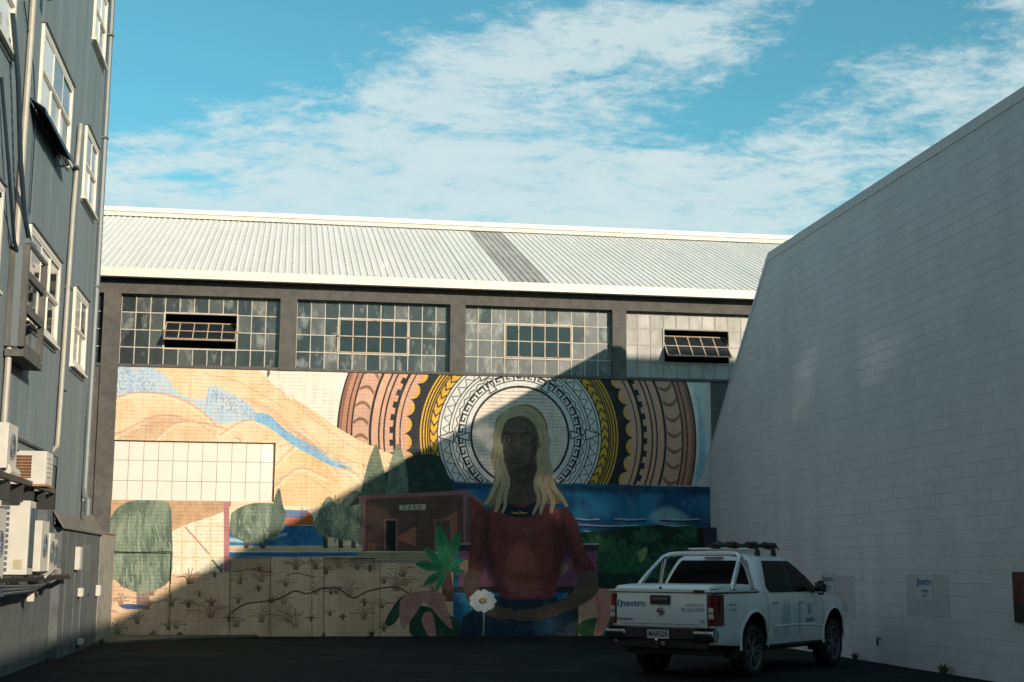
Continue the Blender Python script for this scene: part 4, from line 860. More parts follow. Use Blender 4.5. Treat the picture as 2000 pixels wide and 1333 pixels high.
lpipe('dark_pipe', [(XL+.1, 18.95, 9.0), (XL+.14, 19.4, 8.2), (XL+.14, 19.9, 7.2), (XL+.16, 20.35, 6.5), (XL+.2, 20.6, 6.2), (XL+.24, 20.8, 6.16)], .035, navy_m)
lpipe('dark_pipe', [(XL+.06, 18.7, 8.0), (XL+.10, 19.3, 7.0), (XL+.10, 20.0, 6.1), (XL+.12, 20.6, 5.75), (XL+.12, 20.9, 5.65)], .025, navy_m)
lpipe('cable', [(XL+.03, 20.0, 9.6), (XL+.05, 20.9, 8.9), (XL+.05, 21.3, 8.2), (XL+.04, 21.35, 6.8)], .010, navy_m, 6)
lpipe('cable', [(XL+.03, 18.6, 6.9), (XL+.05, 20.2, 6.0), (XL+.05, 20.6, 5.2), (XL+.04, 20.6, 4.0)], .010, navy_m, 6)

# timber framed shaft hung on the facade
VS = thing('timber_shaft', 'dark weathered open timber shaft hung in front of the lower big window', 'shaft', (XL, 20.2, 4.5))
x1 = .28; ya, yb, za, zb = .0, 1.42, .12, 1.58
for y in (ya, yb): link('post', bx((x1-.08, y, za), (x1, y+.09, zb+.0)), wood_m, VS)
for y in (ya, yb): link('post', bx((.03, y, za), (.09, y+.09, zb)), wood_m, VS)
for z in (za-.04, .62, 1.12): link('side_rail', bx((x1-.07, ya+.12, z), (x1-.01, yb, z+.11)), wood_m, VS)
for z in (.80, ): link('shelf_board', bx((.04, ya+.1, z), (x1-.1, yb, z+.03)), wood_m, VS)
link('sloping_bottom', bx((.03, ya, -.02), (x1, yb+.12, .075)), wood_m, VS)
link('back_panel', bx((.015, ya, za), (.029, yb+.1, zb)), wood_m, VS)
link('end_panel', bx((.091, ya+.01, za), (x1-.081, ya+.04, zb-.02)), slate_m, VS)
link('top_pipe', tb([(x1-.03, ya-.02, zb+.045), (x1-.03, yb+.1, zb+.03)], .04, 10), bluepipe_m, VS)
link('inner_board', bx((.1, .4, .66), (.13, .8, 1.0)), cream_m, VS); link('inner_board', bx((.1, .7, 1.2), (.13, 1.3, 1.5)), cream_m, VS)
link('lower_board', bx((.12, ya+.2, .16), (x1-.03, yb-.2, .19)), wood_m, VS)

# air conditioners
def ac_unit(label, x0, x1, y0, y1, z0, z1, kind, grp='air conditioning units along the slate building'):
    t = thing('air_conditioner', label, 'air conditioner', ((x0+x1)/2, y0, z0), 0, grp); w = (x1-x0)/2; d = y1-y0; h = z1-z0
    link('casing', bx((-w, 0, 0), (w, d, h), .015), ac_m, t)
    if kind == 'box':
        link('grille', bx((-w+.17*2*w, -.012, .09), (-w+.62*2*w, -.001, h-.07)), mat('rusted_grille', (.10, .05, .03), .8, var=.5, sc=12), t)
        for k in range(7): z = .10+k*(h-.2)/6.5; link('slat', bx((-w+.17*2*w, -.022, z), (-w+.62*2*w, -.013, z+.015)), rust_m, t)
        link('rusty_tray', bx((-w-.02, -.03, -.03), (w+.02, d, -.002)), rust_m, t)
        for k in range(5): link('side_louvre', bx((w+.001, .08, .12+k*.07), (w+.008, d-.08, .15+k*.07)), ac_m, t)
    elif kind == 'louvre':
        n_ = 12
        for k in range(n_): z = .05+k*(h-.1)/n_; link('louvre', bx((-w+.03, -.014, z), (-w+.20, -.001, z+(h-.1)/n_*.62)), ac_g, t)
        link('rating_plate', bx((.05, -.006, .08), (.17, -.001, .22)), mat('yellowed_plate', (.40, .36, .24), .5), t); link('side_grille', bx((w+.001, .06, .1), (w+.006, d-.06, h-.1)), ac_g, t)
    else:
        b = bmesh.new()
        for rr in (.06, .10, .14, .18):
            tube(b, [(w+.008, d/2+rr*math.cos(a), h/2+rr*min(1, h/.5)*math.sin(a)) for a in [2*math.pi*k/18 for k in range(19)]], .006, 4, False)
        link('fan_guard', b, ac_g, t); link('side_cover', bx((-w+.02, -.008, .05), (w-.05, -.001, h-.05)), ac_m, t)
    for s in (-1, 1): link('foot', bx((s*w*.7-.03, .05, -.03), (s*w*.7+.03, d-.05, -.001)), black_m, t)
    return t
ac_unit('rounded cream air conditioner with fan guard, uppermost at the left edge', -4.17, -3.85, 20.2, 20.9, 2.92, 3.55, 'fan')
ac_unit('white air conditioner with a rusty brown grille, jutting out under the cladding edge', -4.18, -3.62, 22.0, 22.62, 2.80, 3.30, 'box')
ac_unit('tallest white air conditioner with a column of dark blue louvres', -4.2, -3.72, 21.45, 21.95, 1.46, 2.53, 'louvre')
ac_unit('grey stained air conditioner cut by the left edge of the picture', -4.15, -3.86, 19.8, 20.5, 1.40, 2.36, 'fan')
ac_unit('cream condenser right behind the tall louvred one', -4.17, -3.84, 23.3, 24.0, 1.50, 2.30, 'fan')
ac_unit('second last condenser of the row, between two others', -4.17, -3.88, 24.4, 24.85, 1.50, 2.13, 'fan')
ac_unit('smallest and farthest condenser of the row, next to the grey lean-to', -4.0, -3.93, 25.1, 25.55, 1.50, 2.04, 'fan')
t = thing('bracket_shelf', 'steel shelf with dark pipe lagging that carries the lower air conditioners', 'shelf', (-4, 20, 1.36))
link('rail', bx((.20, -.6, .0), (.26, 5.9, .06)), black_m, t); link('rail', bx((-.1, -.6, .0), (-.04, 5.9, .06)), black_m, t)
for k in range(8): link('bracket_arm', bx((-.02, -.4+k*.85, .06), (.27, -.34+k*.85, .09)), black_m, t)
for k in range(3): link('lagged_pipe', tb([(.23+.03*k, -.3, -.05-.05*k), (.25, 2.2, -.08-.03*k), (.2, 3.6, -.05), (.06, 3.7+.2*k, -.1-.06*k)], .032), navy_m, t, smooth=50)
for k in range(5): link('pale_pipe', tb([(.1+.04*k, 3.2, .05), (.16+.02*k, 4.1, .10+.02*k), (.12, 5.6, .08+.02*k)], .018), ac_m, t, smooth=50)
t = thing('upper_bracket_shelf', 'dark steel beams and struts under the upper air conditioners', 'shelf', (-4, 20, 2.6))
link('beam', bx((.12, -.4, .16), (.20, 4.2, .24)), black_m, t)
for y in (.3, 1.3, 2.2, 3.2, 4.1): link('strut', bx((-.05, y, -.1), (.19, y+.05, .159)), black_m, t)
link('drum', tb([(.1, .3, .30), (.1, 1.0, .28)], .10, 12), ac_m, t, smooth=40)
for (y, z) in ((1.8, 1.2), (2.3, 1.22)):
    pass
t = thing('dangling_box', 'small white and pink box hanging by the pipes below the shelf', 'box', (-3.85, 22.7, 1.05)); link('body', bx((-.05, -.05, 0), (.05, .05, .2), .01), ac_m, t); link('pink_band', bx((-.052, -.053, .12), (.052, .053, .16)), mat('pink_plastic', (.4, .12, .12), .5), t)

# lean-to, end wall
LT = thing('lean_to', 'low grey lean-to with a mossy sloping roof at the far corner of the slate building', 'shed', (-4, 26, 0))
b = bmesh.new(); box(b, (-.029, -.35, 0), (.12, 2.5, 2.26)); box(b, (-.9, 2.55, 0), (.12, 4.75, 2.26)); link('wall', b, lowwall_m, LT)
b = bmesh.new(); prism(b, [(-.08, 2.66), (.17, 2.26), (.17, 2.23), (-.08, 2.62)], 1, -.6, 4.85); link('roof', b, fibro_m, LT)
b = bmesh.new(); prism(b, [(-.9, 2.8), (-.081, 2.66), (-.081, 2.62), (-.9, 2.76)], 1, 2.53, 4.85); link('roof_back', b, fibro_m, LT)
for k in range(3): link('batten', bx((.121, .2+k*1.1, .05), (.135, .24+k*1.1, 2.2)), lowwall_m, LT)
link('door', bx((.121, 2.2, .06), (.14, 3.2, 2.0)), trim_m, LT); link('door_handle', bx((.141, 3.05, 1.0), (.17, 3.12, 1.05)), black_m, LT)
for (y, z, w, h, lab) in ((1.15, 1.52, .3, .42, 'larger white meter box high on the grey lean-to wall'), (1.75, 1.02, .2, .16, 'small white junction box at mid height on the lean-to wall'), (4.3, .98, .2, .22, 'small white junction box on the far end of the lean-to'), (2.0, .12, .28, .10, 'low white fitting near the ground on the lean-to wall')):
    t = thing('wall_box', lab, 'meter box', (-3.88, 26+y, z), 0, 'boxes on the lean-to wall'); link('case', bx((.015, 0, 0), (.10, w, h), .006), ac_m, t); link('lid', bx((.101, .02, .02), (.108, w-.02, h-.02)), ac_m, t)
EW = thing('concrete_end_wall', 'pale weathered concrete end wall at the left foot of the mural', 'wall', (-4.04, 31.2, 0))
link('slab', bx((-.16, -.35, 0), (.16, 2.1, 2.27), .02), conc_m, EW)
link('coping', bx((-.18, -.38, 2.271), (.18, 2.1, 2.31), .008), mat('brick_coping', (.28, .17, .11), .9, var=.3), EW)
# weeds
def weed(x, y, h, label, n_=26):
    b = bmesh.new()
    for k in range(n_):
        a = random.uniform(0, 6.28); l = h*random.uniform(.5, 1); tilt = random.uniform(.1, .9); d = Vector((math.cos(a), math.sin(a), 0)); s = Vector((-d.y, d.x, 0))*h*.05
        p0 = d*random.uniform(0, h*.2); p1 = p0+d*l*tilt*.5+Vector((0, 0, l*.6)); p2 = p0+d*l*tilt+Vector((0, 0, l*(1-.4*tilt)))
        vs_ = [b.verts.new(q) for q in (p0-s*.5, p0+s*.5, p1+s, p1-s, p2)]; b.faces.new((vs_[0], vs_[1], vs_[2], vs_[3])); b.faces.new((vs_[3], vs_[2], vs_[4]))
    o = link('weed', b, weed_m); o.location = (x, y, 0); tag(o, label, 'weed', 'weeds at the foot of the walls')
weed(10.08, 20.9, .22, 'weed clump at the foot of the block wall, nearest the right edge', 50)
weed(10.1, 24.4, .2, 'pale weed by the front wheel of the truck at the block wall')
weed(2.0, 33.38, .22, 'weed growing at the mural base below the tussock painting'); weed(-2.35, 33.36, .16, 'low weed at the mural base near the big painted tree'); weed(.9, 33.4, .14, 'tiny weed at the mural base between the painted piers'); weed(-3.7, 30.4, .16, 'weed on the dusty apron beside the concrete end wall')

# unseen office block behind the viewer, added to cut sky light on the yard
OB = thing('added_office_block', 'unseen brown office block added behind the viewer to cut sky light', 'building', (-6, -17, 0))
ob_m = mat('brown_render', (.16, .13, .11), .85, var=.15, sc=2)
link('wall', bx((-22, -14, 0), (15, 0, 9)), ob_m, OB); link('parapet', bx((-22.1, -14.1, 9.001), (15.1, .1, 9.4)), ob_m, OB)
wme = bpy.data.meshes.new('window'); b = bmesh.new(); box(b, (-.8, 0, 0), (.8, .03, 1.5)); b.to_mesh(wme); b.free(); wme.materials.append(pane_clear)
fme = bpy.data.meshes.new('sill'); b = bmesh.new(); box(b, (-.9, 0, -.1), (.9, .12, -.01)); b.to_mesh(fme); b.free(); fme.materials.append(cream_m)
for fl in range(2):
    for k in range(13): w = inst('window', wme, OB, (-20.5+k*2.8, .005, 1.3+fl*3.5)); inst('sill', fme, w)

# ================================================================ TRUCK
TR = thing('pickup_truck', 'white double cab pickup truck with chrome sports bar, parked nose to the block wall', 'pickup truck', (5.45, 20.47, 0), -R(43.84))
paintw = mat('white_car_paint', (.62, .66, .67), .35, var=.02, coat=.6)
chrome = mat('chrome', (.62, .62, .62), .12, metal=1, var=.05); tyre_m = mat('tyre_rubber', (.012, .012, .012), .85, var=.2); alloy = mat('alloy_wheel', (.18, .19, .20), .3, metal=.8, var=.05)
blackgloss = mat('tinted_glass', (.002, .003, .004), .12, var=.05, spec=.10); trimb = mat('black_trim', (.014, .015, .016), .55, var=.1)
redl = mat('red_lens', (.10, .003, .005), .12, var=.2, coat=.4); clearl = mat('clear_lens', (.45, .45, .46), .12, var=.3, sc=60, coat=1, metal=.4)
blue_d = mat('decal_blue', (.0, .115, .30), .4, var=.02); teal_d = mat('decal_teal', (.03, .17, .17), .4, var=.02); grey_d = mat('decal_grey', (.17, .23, .25), .4, var=.02); dteal = mat('decal_faint_teal', (.36, .48, .49), .4, var=.04)
def tl(y, tbl):
    for (a, b_), (c, d) in zip(tbl[:-1], tbl[1:]):
        if y <= c: return b_+(d-b_)*max(0, (y-a))/(c-a)
    return tbl[-1][1]
HW = [(.10, .85), (.14, .875), (.24, .91), (.4, .925), (1.3, .93), (3.9, .93), (4.4, .93), (4.9, .90), (5.12, .82), (5.27, .66), (5.33, .5)]
ZT = [(.10, 1.165), (1.8, 1.165), (1.9, 1.14), (3.9, 1.12), (4.1, 1.11), (4.7, 1.06), (5.0, .99), (5.2, .88), (5.33, .74)]
ZB = [(.10, .41), (.8, .37), (1.9, .335), (3.8, .335), (4.9, .335), (5.2, .33), (5.33, .40)]
def half_ring(y):
    hw, zt, zb = tl(y, HW), tl(y, ZT), tl(y, ZB); bul = .035*(math.exp(-((y-1.27)/.38)**2)+math.exp(-((y-4.37)/.40)**2))
    h = zt-zb
    return [(0, zb+.03), (hw*.82, zb), (hw*.965+bul*.4, zb+.02), (hw*.99+bul, zb+h*.18), (hw*.985+bul, zb+h*.30), (hw*1.0+bul, zb+h*.50), (hw*.995+bul*.6, zb+h*.74), (hw*.975, zb+h*.90), (hw*.95, zt-.015), (hw*.90, zt), (0, zt+.02*min(1, max(0, (y-3.7))*2))]
def side_x(y, z):
    r_ = half_ring(y)[2:9]
    for (xa, z0), (xb, z1) in zip(r_[:-1], r_[1:]):
        if z0 <= z <= z1: return xa+(xb-xa)*(z-z0)/(z1-z0)
    return r_[0][0] if z < r_[0][1] else r_[-1][0]
def body():
    b = bmesh.new(); ys = [.10, .13, .2, .3]+[.4+.1*k for k in range(46)]+[5.0, 5.06, 5.12, 5.17, 5.22, 5.27, 5.30, 5.33]; ys = sorted({round(q, 3) for q in ys}); rings = []
    for y in ys:
        h = half_ring(y); r_ = [(x, z) for x, z in h]+[(-x, z) for x, z in h[-2:0:-1]]; rings.append([b.verts.new((x, y, z)) for x, z in r_])
    N = len(rings[0])
    for A, B in zip(rings[:-1], rings[1:]):
        for k in range(N): b.faces.new((A[k], B[k], B[(k+1) % N], A[(k+1) % N]))
    b.faces.new(rings[0]); b.faces.new(rings[-1][::-1]); bmesh.ops.recalc_face_normals(b, faces=b.faces)
    o = link('body', b, [paintw, trimb], TR)
    for yw in (1.27, 4.37):
        c = bmesh.new(); seg = 40; poly = [(yw+.455*math.cos(2*math.pi*k/seg), .42+.455*math.sin(2*math.pi*k/seg)) for k in range(seg)]
        for s in (-1, 1):
            prism(c, poly, 0, s*.45, s*1.2)
        co = link('cutter', c, trimb); co.parent = TR
        md = o.modifiers.new('b', 'BOOLEAN'); md.object = co; md.operation = 'DIFFERENCE'; md.solver = 'EXACT'
        bpy.context.view_layer.update(); dg = bpy.context.evaluated_depsgraph_get(); me = bpy.data.meshes.new_from_object(o.evaluated_get(dg)); o.modifiers.clear(); old = o.data; o.data = me; me.name = 'body'; bpy.data.objects.remove(co)
    me = o.data
    me.materials.clear(); me.materials.append(paintw); me.materials.append(trimb)
    for p_ in me.polygons:
        c = p_.center; inner = any((c.y-yw)**2+(c.z-.42)**2 < .47**2 and abs(c.x) < .90 for yw in (1.27, 4.37)); p_.material_index = 1 if inner else 0
    me.shade_smooth(); me.set_sharp_from_angle(angle=R(38)); return o
BODY = body()
link('underbody', bx((-.72, .25, .26), (.72, 5.0, .46), .03), trimb, TR)
# cab
LV = [(1.10, .885, 1.58, 4.12, .10), (1.22, .865, 1.61, 3.93, .12), (1.40, .805, 1.68, 3.66, .13), (1.56, .745, 1.76, 3.38, .14), (1.66, .70, 1.82, 3.16, .16), (1.715, .655, 1.88, 2.98, .2), (1.745, .58, 1.98, 2.82, .25), (1.76, .42, 2.12, 2.60, .28)]
def lv(z):
    for a_, c_ in zip(LV[:-1], LV[1:]):
        if z <= c_[0]: t_ = max(0, (z-a_[0])/(c_[0]-a_[0])); return [a_[i]+(c_[i]-a_[i])*t_ for i in range(5)]
    return list(LV[-1])
b = bmesh.new(); rings = []
for (z, hw, yr, yf, rc) in LV:
    rg = []
    for (sx, cy_, a0) in ((1, yf, 0), (-1, yf, 90), (-1, yr, 180), (1, yr, 270)):
        c0 = (sx*(hw-rc), cy_-rc if cy_ == yf else cy_+rc)
        for k in range(6): a = R(a0+18*k); rg.append(b.verts.new((c0[0]+rc*math.cos(a), c0[1]+rc*math.sin(a), z)))
    rings.append(rg)
for A, B in zip(rings[:-1], rings[1:]):
    for k in range(len(A)): b.faces.new((A[k], A[(k+1) % len(A)], B[(k+1) % len(A)], B[k]))
b.faces.new(rings[-1]); link('cab', b, paintw, TR, smooth=35)
def patch(name, rows, m):      # rows: list of point lists
    b = bmesh.new(); g_ = [[b.verts.new(p_) for p_ in r_] for r_ in rows]
    for A, B in zip(g_[:-1], g_[1:]):
        for k in range(len(A)-1): b.faces.new((A[k], A[k+1], B[k+1], B[k]))
    bmesh.ops.recalc_face_normals(b, faces=b.faces); o = link(name, b, m, TR); o.data.shade_smooth(); return o
def side_glass(name, z0, z1, fa, fb, m, s, off=.006, n_=8):
    rows = []
    for i in range(n_+1):
        z = z0+(z1-z0)*i/n_; hw = lv(z)[1]; a_, c_ = fa(z), fb(z); rows.append([(s*(hw+off), a_+(c_-a_)*k/4, z) for k in range(5)])
    return patch(name, rows, m)
zz0, zz1 = 1.155, 1.645
for s in (-1, 1):
    rear = lambda z: 1.80+.22*((z-zz0)/(zz1-zz0))+.16*max(0, 1-(z-zz0)/.12)**2
    fro = lambda z: min(lv(z)[3]-.16, 3.86-.62*((z-zz0)/(zz1-zz0))**1.25)
    side_glass('rear_door_glass', zz0, zz1, rear, lambda z: 2.72, blackgloss, s)
    side_glass('door_pillar', zz0, zz1, lambda z: 2.725, lambda z: 2.83, trimb, s, .005)
    side_glass('front_door_glass', zz0, zz1, lambda z: 2.835, fro, blackgloss, s)
rows = []
for i in range(7):
    z = 1.20+(1.645-1.20)*i/6; L_ = lv(z); w = L_[1]-L_[4]+.02; rows.append([(-w+2*w*k/6, L_[2]-.007, z) for k in range(7)])
patch('rear_window', rows, blackgloss)
rows = []
for i in range(7):
    z = 1.16+(1.67-1.16)*i/6; L_ = lv(z); w = L_[1]-L_[4]+.03; rows.append([(-w+2*w*k/6, L_[3]+.007, z) for k in range(7)])
patch('windscreen', rows, blackgloss)
link('high_brake_light', bx((-.16, 1.79, 1.675), (.16, 1.83, 1.70)), redl, TR)
# hard tray lid with raised nose
b = bmesh.new(); prof = [(.05, 1.172), (.05, 1.215), (.12, 1.262), (.5, 1.285), (1.1, 1.29), (1.56, 1.275), (1.56, 1.172)]
prism(b, prof, 0, -.80, .80); bmesh.ops.bevel(b, geom=[e for e in b.edges if abs(e.verts[0].co.x-e.verts[1].co.x) < 1e-5], offset=.05, segments=3, affect='EDGES', profile=.6)
link('tray_lid', b, paintw, TR, smooth=40)
b = bmesh.new(); prism(b, [(.06, 1.171), (.06, 1.20), (1.56, 1.20), (1.56, 1.171)], 0, -.90, .90); bmesh.ops.bevel(b, geom=b.edges[:], offset=.012, segments=2, affect='EDGES'); link('lid_rim', b, paintw, TR, smooth=40)
link('lid_lock', tb([(0, .06, 1.235), (0, .035, 1.235)], .018, 12), trimb, TR); link('lid_catch', bx((.55, .035, 1.165), (.72, .062, 1.205), .004), trimb, TR)
link('lid_seal', bx((-.89, .075, 1.160), (.89, 1.57, 1.1705)), trimb, TR)
# tailgate
b = bmesh.new(); prism(b, [(.06, .66), (.045, .70), (.05, 1.02), (.065, 1.155), (.11, 1.155), (.11, .66)], 0, -.755, .755); bmesh.ops.bevel(b, geom=b.edges[:], offset=.008, segments=2, affect='EDGES')
TG = link('tailgate', b, paintw, TR, smooth=40)
for s in (-1, 1): link('tailgate_gap', bx((s*.757, .088, .66), (s*.765, .098, 1.15)), trimb, TR)
hd = link('tailgate_handle', bx((-.165, .02, .99), (.165, .05, 1.125), .012), trimb, TR)
tm = (R(90), 0, 0)
text('handle_lettering', 'COLORADO', .045, mat('pale_print', (.32, .33, .30), .4), TR, (0, .0185, 1.075), tm)
text('company_name', 'nextro', .135, blue_d, TR, (-.46, .0425, 1.0), tm, True, 1.15)
for nm, pts, m in (('logo_mark', [(-.735, .95), (-.715, .95), (-.715, 1.02), (-.69, 1.045), (-.70, 1.055), (-.735, 1.03)], blue_d), ('logo_mark', [(-.695, .945), (-.68, .93), (-.66, .95), (-.66, 1.04), (-.68, 1.04), (-.68, .965)], teal_d)):
    b = bmesh.new(); prism(b, pts, 1, .041, .0445); link(nm, b, m, TR)
text('web_address', 'nextro.nz', .075, grey_d, TR, (.56, .0445, .995), tm); text('phone_number', '09 263 5900', .075, grey_d, TR, (.53, .0425, .92), tm)
text('model_badge', 'COLORADO', .05, trimb, TR, (-.62, .0405, .765), tm, True); text('trim_badge', 'LTZ', .05, trimb, TR, (.68, .0405, .755), tm, True)
b = bmesh.new()
x = -.68
while x < .66:
    l = random.uniform(.012, .05); box(b, (x, .0415, .70), (x+l, .0440, .715)); x += l+random.choice([.008, .008, .03])
link('small_print', b, grey_d, TR)
# round badge: dark disc, pale ring, lion-like curl
b = bmesh.new(); tube(b, [(0, .05, .89), (0, .034, .89)], .066, 24); link('badge', b, trimb, TR)
b = bmesh.new(); tube(b, [(.06*math.cos(a), .034, .89+.06*math.sin(a)) for a in [R(k*15) for k in range(25)]], .006, 5, False); tube(b, [(-.03, .032, .865), (.0, .032, .86), (.03, .032, .88), (.02, .032, .91), (-.01, .032, .925), (-.03, .032, .905)], .007, 5); link('badge_ring', b, chrome, TR, smooth=60)
# lights
for s in (-1, 1):
    pl = [(s*.768, .052), (s*.835, .056), (s*.875, .085), (s*.905, .15), (s*.932, .27), (s*.768, .27)]
    b = bmesh.new(); prism(b, pl if s > 0 else pl[::-1], 2, .70, 1.14); bmesh.ops.bevel(b, geom=b.edges[:], offset=.008, segments=2, affect='EDGES')
    L_ = link('tail_light', b, redl, TR, smooth=40)
    for z0, z1 in ((.885, .955), (.795, .870)): q = link('clear_lens', bx((s*.785, .044, z0), (s*.862, .058, z1), .004), clearl, L_)
    link('bulb', tb([(s*.83, .046, .92), (s*.83, .035, .92)], .016, 10), chrome, L_); link('bulb', tb([(s*.83, .046, .83), (s*.83, .035, .83)], .016, 10), chrome, L_)
    # head lights at the nose
    b = bmesh.new(); prism(b, [(4.98, .80), (5.2, .78), (5.22, .88), (4.95, .985)], 0, s*.62, s*.855); link('headlight', b, clearl, TR)
# rear bumper
link('bumper_step', bx((-.62, -.03, .50), (.62, .10, .655), .015), trimb, TR)
for s in (-1, 1):
    b = bmesh.new(); prism(b, [(-.02, .47), (-.05, .52), (-.05, .61), (.0, .645), (.12, .645), (.16, .62), (.16, .50), (.12, .47)], 0, s*.56, s*.90); bmesh.ops.bevel(b, geom=b.edges[:], offset=.02, segments=3, affect='EDGES'); link('bumper_corner', b, chrome if False else mat('dull_chrome', (.35, .36, .37), .22, metal=1, var=.15), TR, smooth=40)
    link('bumper_pad', bx((s*.57, -.03, .646), (s*.88, .10, .668), .006), trimb, TR)
link('lower_valance', bx((-.75, .05, .36), (.75, .35, .50), .02), trimb, TR)
PL = link('number_plate', bx((-.18, -.045, .50), (.18, -.037, .625), .003), mat('plate_white', (.40, .43, .43), .5, var=.05), TR)
text('plate_number', 'MAR529', .115, mat('plate_ink', (.01, .012, .015), .5), PL, (0, -.0465, .562), tm, True, .78)
link('tow_bar', bx((-.04, -.10, .36), (.04, .05, .42)), trimb, TR); bmx = bmesh.new(); bmesh.ops.create_uvsphere(bmx, u_segments=14, v_segments=8, radius=.032, matrix=Matrix.Translation((0, -.09, .475))); tube(bmx, [(0, -.09, .42), (0, -.09, .46)], .016); link('tow_ball', bmx, chrome, TR, smooth=60)
link('tow_socket', bx((.06, -.07, .40), (.13, -.05, .46), .004), chrome, TR)
# sports bar
sb = []
for s in (-1, 1):
    b = bmesh.new(); tube(b, [(s*.79, .80, 1.20), (s*.80, .83, 1.27), (s*.775, .93, 1.36), (s*.71, 1.19, 1.56), (s*.665, 1.36, 1.69), (s*.59, 1.44, 1.735), (s*.45, 1.47, 1.745), (0, 1.48, 1.75)], .038, 12); link('sports_bar', b, chrome, TR, smooth=60)
    b = bmesh.new(); tube(b, [(s*.80, 1.50, 1.20), (s*.79, 1.49, 1.29), (s*.735, 1.47, 1.50), (s*.66, 1.43, 1.70)], .034, 12); link('sports_bar_leg', b, chrome, TR, smooth=60)
    for y in (.80, 1.50): link('bar_foot', bx((s*.80-.05, y-.06, 1.19), (s*.80+.05, y+.07, 1.212), .004), trimb, TR)
# roof rack and carriers
for y in (2.08, 2.68):
    link('cross_bar', tb([(-.66, y, 1.865), (-.3, y, 1.872), (.3, y, 1.872), (.66, y, 1.865)], .02, 10), chrome, TR, smooth=60)
    for s in (-1, 1):
        b = bmesh.new(); prism(b, [(y-.05, 1.70), (y+.05, 1.70), (y+.03, 1.86), (y-.03, 1.86)], 0, s*.60, s*.655); link('rack_foot', b, trimb, TR)
for x in (-.1, .22, .52):
    b = bmesh.new(); r0 = random.Random(int(x*100)+60)
    tube(b, [(x+r0.uniform(-.03, .03), 1.94+k*.12, 1.925+r0.uniform(-.012, .02)) for k in range(9)], [.03+r0.uniform(0, .035) for k in range(9)], 8); link('carrier_cradle', b, trimb, TR)
    for y in (2.08, 2.68): link('cradle_clamp', bx((x-.05, y-.06, 1.885), (x+.05, y+.06, 1.96), .012), trimb, TR)
link('carrier_rail', tb([(-.1, 2.0, 1.93), (.62, 2.16, 1.925)], .024, 8), trimb, TR); link('carrier_rail', tb([(-.1, 2.76, 1.94), (.66, 2.64, 1.935)], .024, 8), trimb, TR)
link('strap_end', tb([(.62, 2.66, 1.94), (.70, 2.68, 1.90), (.72, 2.68, 1.86)], .012, 6), trimb, TR)
# mirrors, handles, seams, flares
for s in (-1, 1):
    b = bmesh.new(); box(b, (s*.96, 3.50, 1.10), (s*1.13, 3.66, 1.33)); bmesh.ops.bevel(b, geom=b.edges[:], offset=.045, segments=4, affect='EDGES'); M_ = link('mirror', b, trimb, TR, smooth=50)
    link('mirror_glass', bx((s*.98, 3.492, 1.13), (s*1.11, 3.499, 1.30), .002), mat('mirror_glass', (.25, .3, .3), .02, metal=1), M_); link('mirror_arm', bx((s*.86, 3.55, 1.13), (s*1.0, 3.63, 1.18), .01), trimb, TR)
    for y in (1.95, 2.95): xx = side_x(y, 1.0); link('door_handle', bx((s*(xx-.005), y-.01, .985), (s*(xx+.03), y+.19, 1.02), .01), chrome, TR)
    for y, z0, z1 in ((1.78, .56, 1.16), (2.78, .40, 1.12), (3.92, .62, 1.08), (2.12, .55, .56)):
        if z1-z0 < .05: continue
        b = bmesh.new(); n_ = 14; vs_ = []
        for k in range(n_+1):
            z = z0+(z1-z0)*k/n_; xx = side_x(y, z)+.0012; vs_.append((b.verts.new((s*xx, y-.005, z)), b.verts.new((s*xx, y+.005, z))))
        for a_, c_ in zip(vs_[:-1], vs_[1:]): b.faces.new((a_[0], a_[1], c_[1], c_[0]))
        link('door_gap', b, trimb, TR)
    b = bmesh.new(); vs_ = []
    for k in range(25):
        y = 1.98+1.85*k/24; z = .635+.012*math.sin(k*.2)-(.03*max(0, (k-20)/4)); xx = side_x(y, z); vs_.append([b.verts.new((s*(xx+.001), y, z-.016)), b.verts.new((s*(xx+.014), y, z-.006)), b.verts.new((s*(xx+.012), y, z+.008)), b.verts.new((s*(xx+.001), y, z+.014))])
    for a_, c_ in zip(vs_[:-1], vs_[1:]):
        for q in range(3): b.faces.new((a_[q], a_[q+1], c_[q+1], c_[q]))
    link('body_crease', b, paintw, TR, smooth=60)
    for yw in (1.27, 4.37):
        b = bmesh.new(); n_ = 30; vs_ = []
        for k in range(n_+1):
            a = R(-12+204*k/n_); row = []
            for rr in (.455, .475, .50):
                y, z = yw+rr*math.cos(a), .42+rr*math.sin(a); z = min(z, 1.1); xx = side_x(min(max(y, .12), 5.3), max(z, .5)); row.append(b.verts.new((s*(xx+(.018 if rr < .49 else .0015)), y, z)))
            vs_.append(row)
        for a_, c_ in zip(vs_[:-1], vs_[1:]):
            for q in range(2): b.faces.new((a_[q], a_[q+1], c_[q+1], c_[q]))
        link('wheel_arch_lip', b, paintw, TR, smooth=60)
        link('mud_flap', bx((s*.66, yw-.50, .20), (s*.90, yw-.47, .50)), trimb, TR)
    b = bmesh.new(); box(b, (s*.80, 1.85, .33), (s*.93, 3.85, .37)); bmesh.ops.bevel(b, geom=b.edges[:], offset=.012, segments=2, affect='EDGES'); link('side_step', b, trimb, TR)
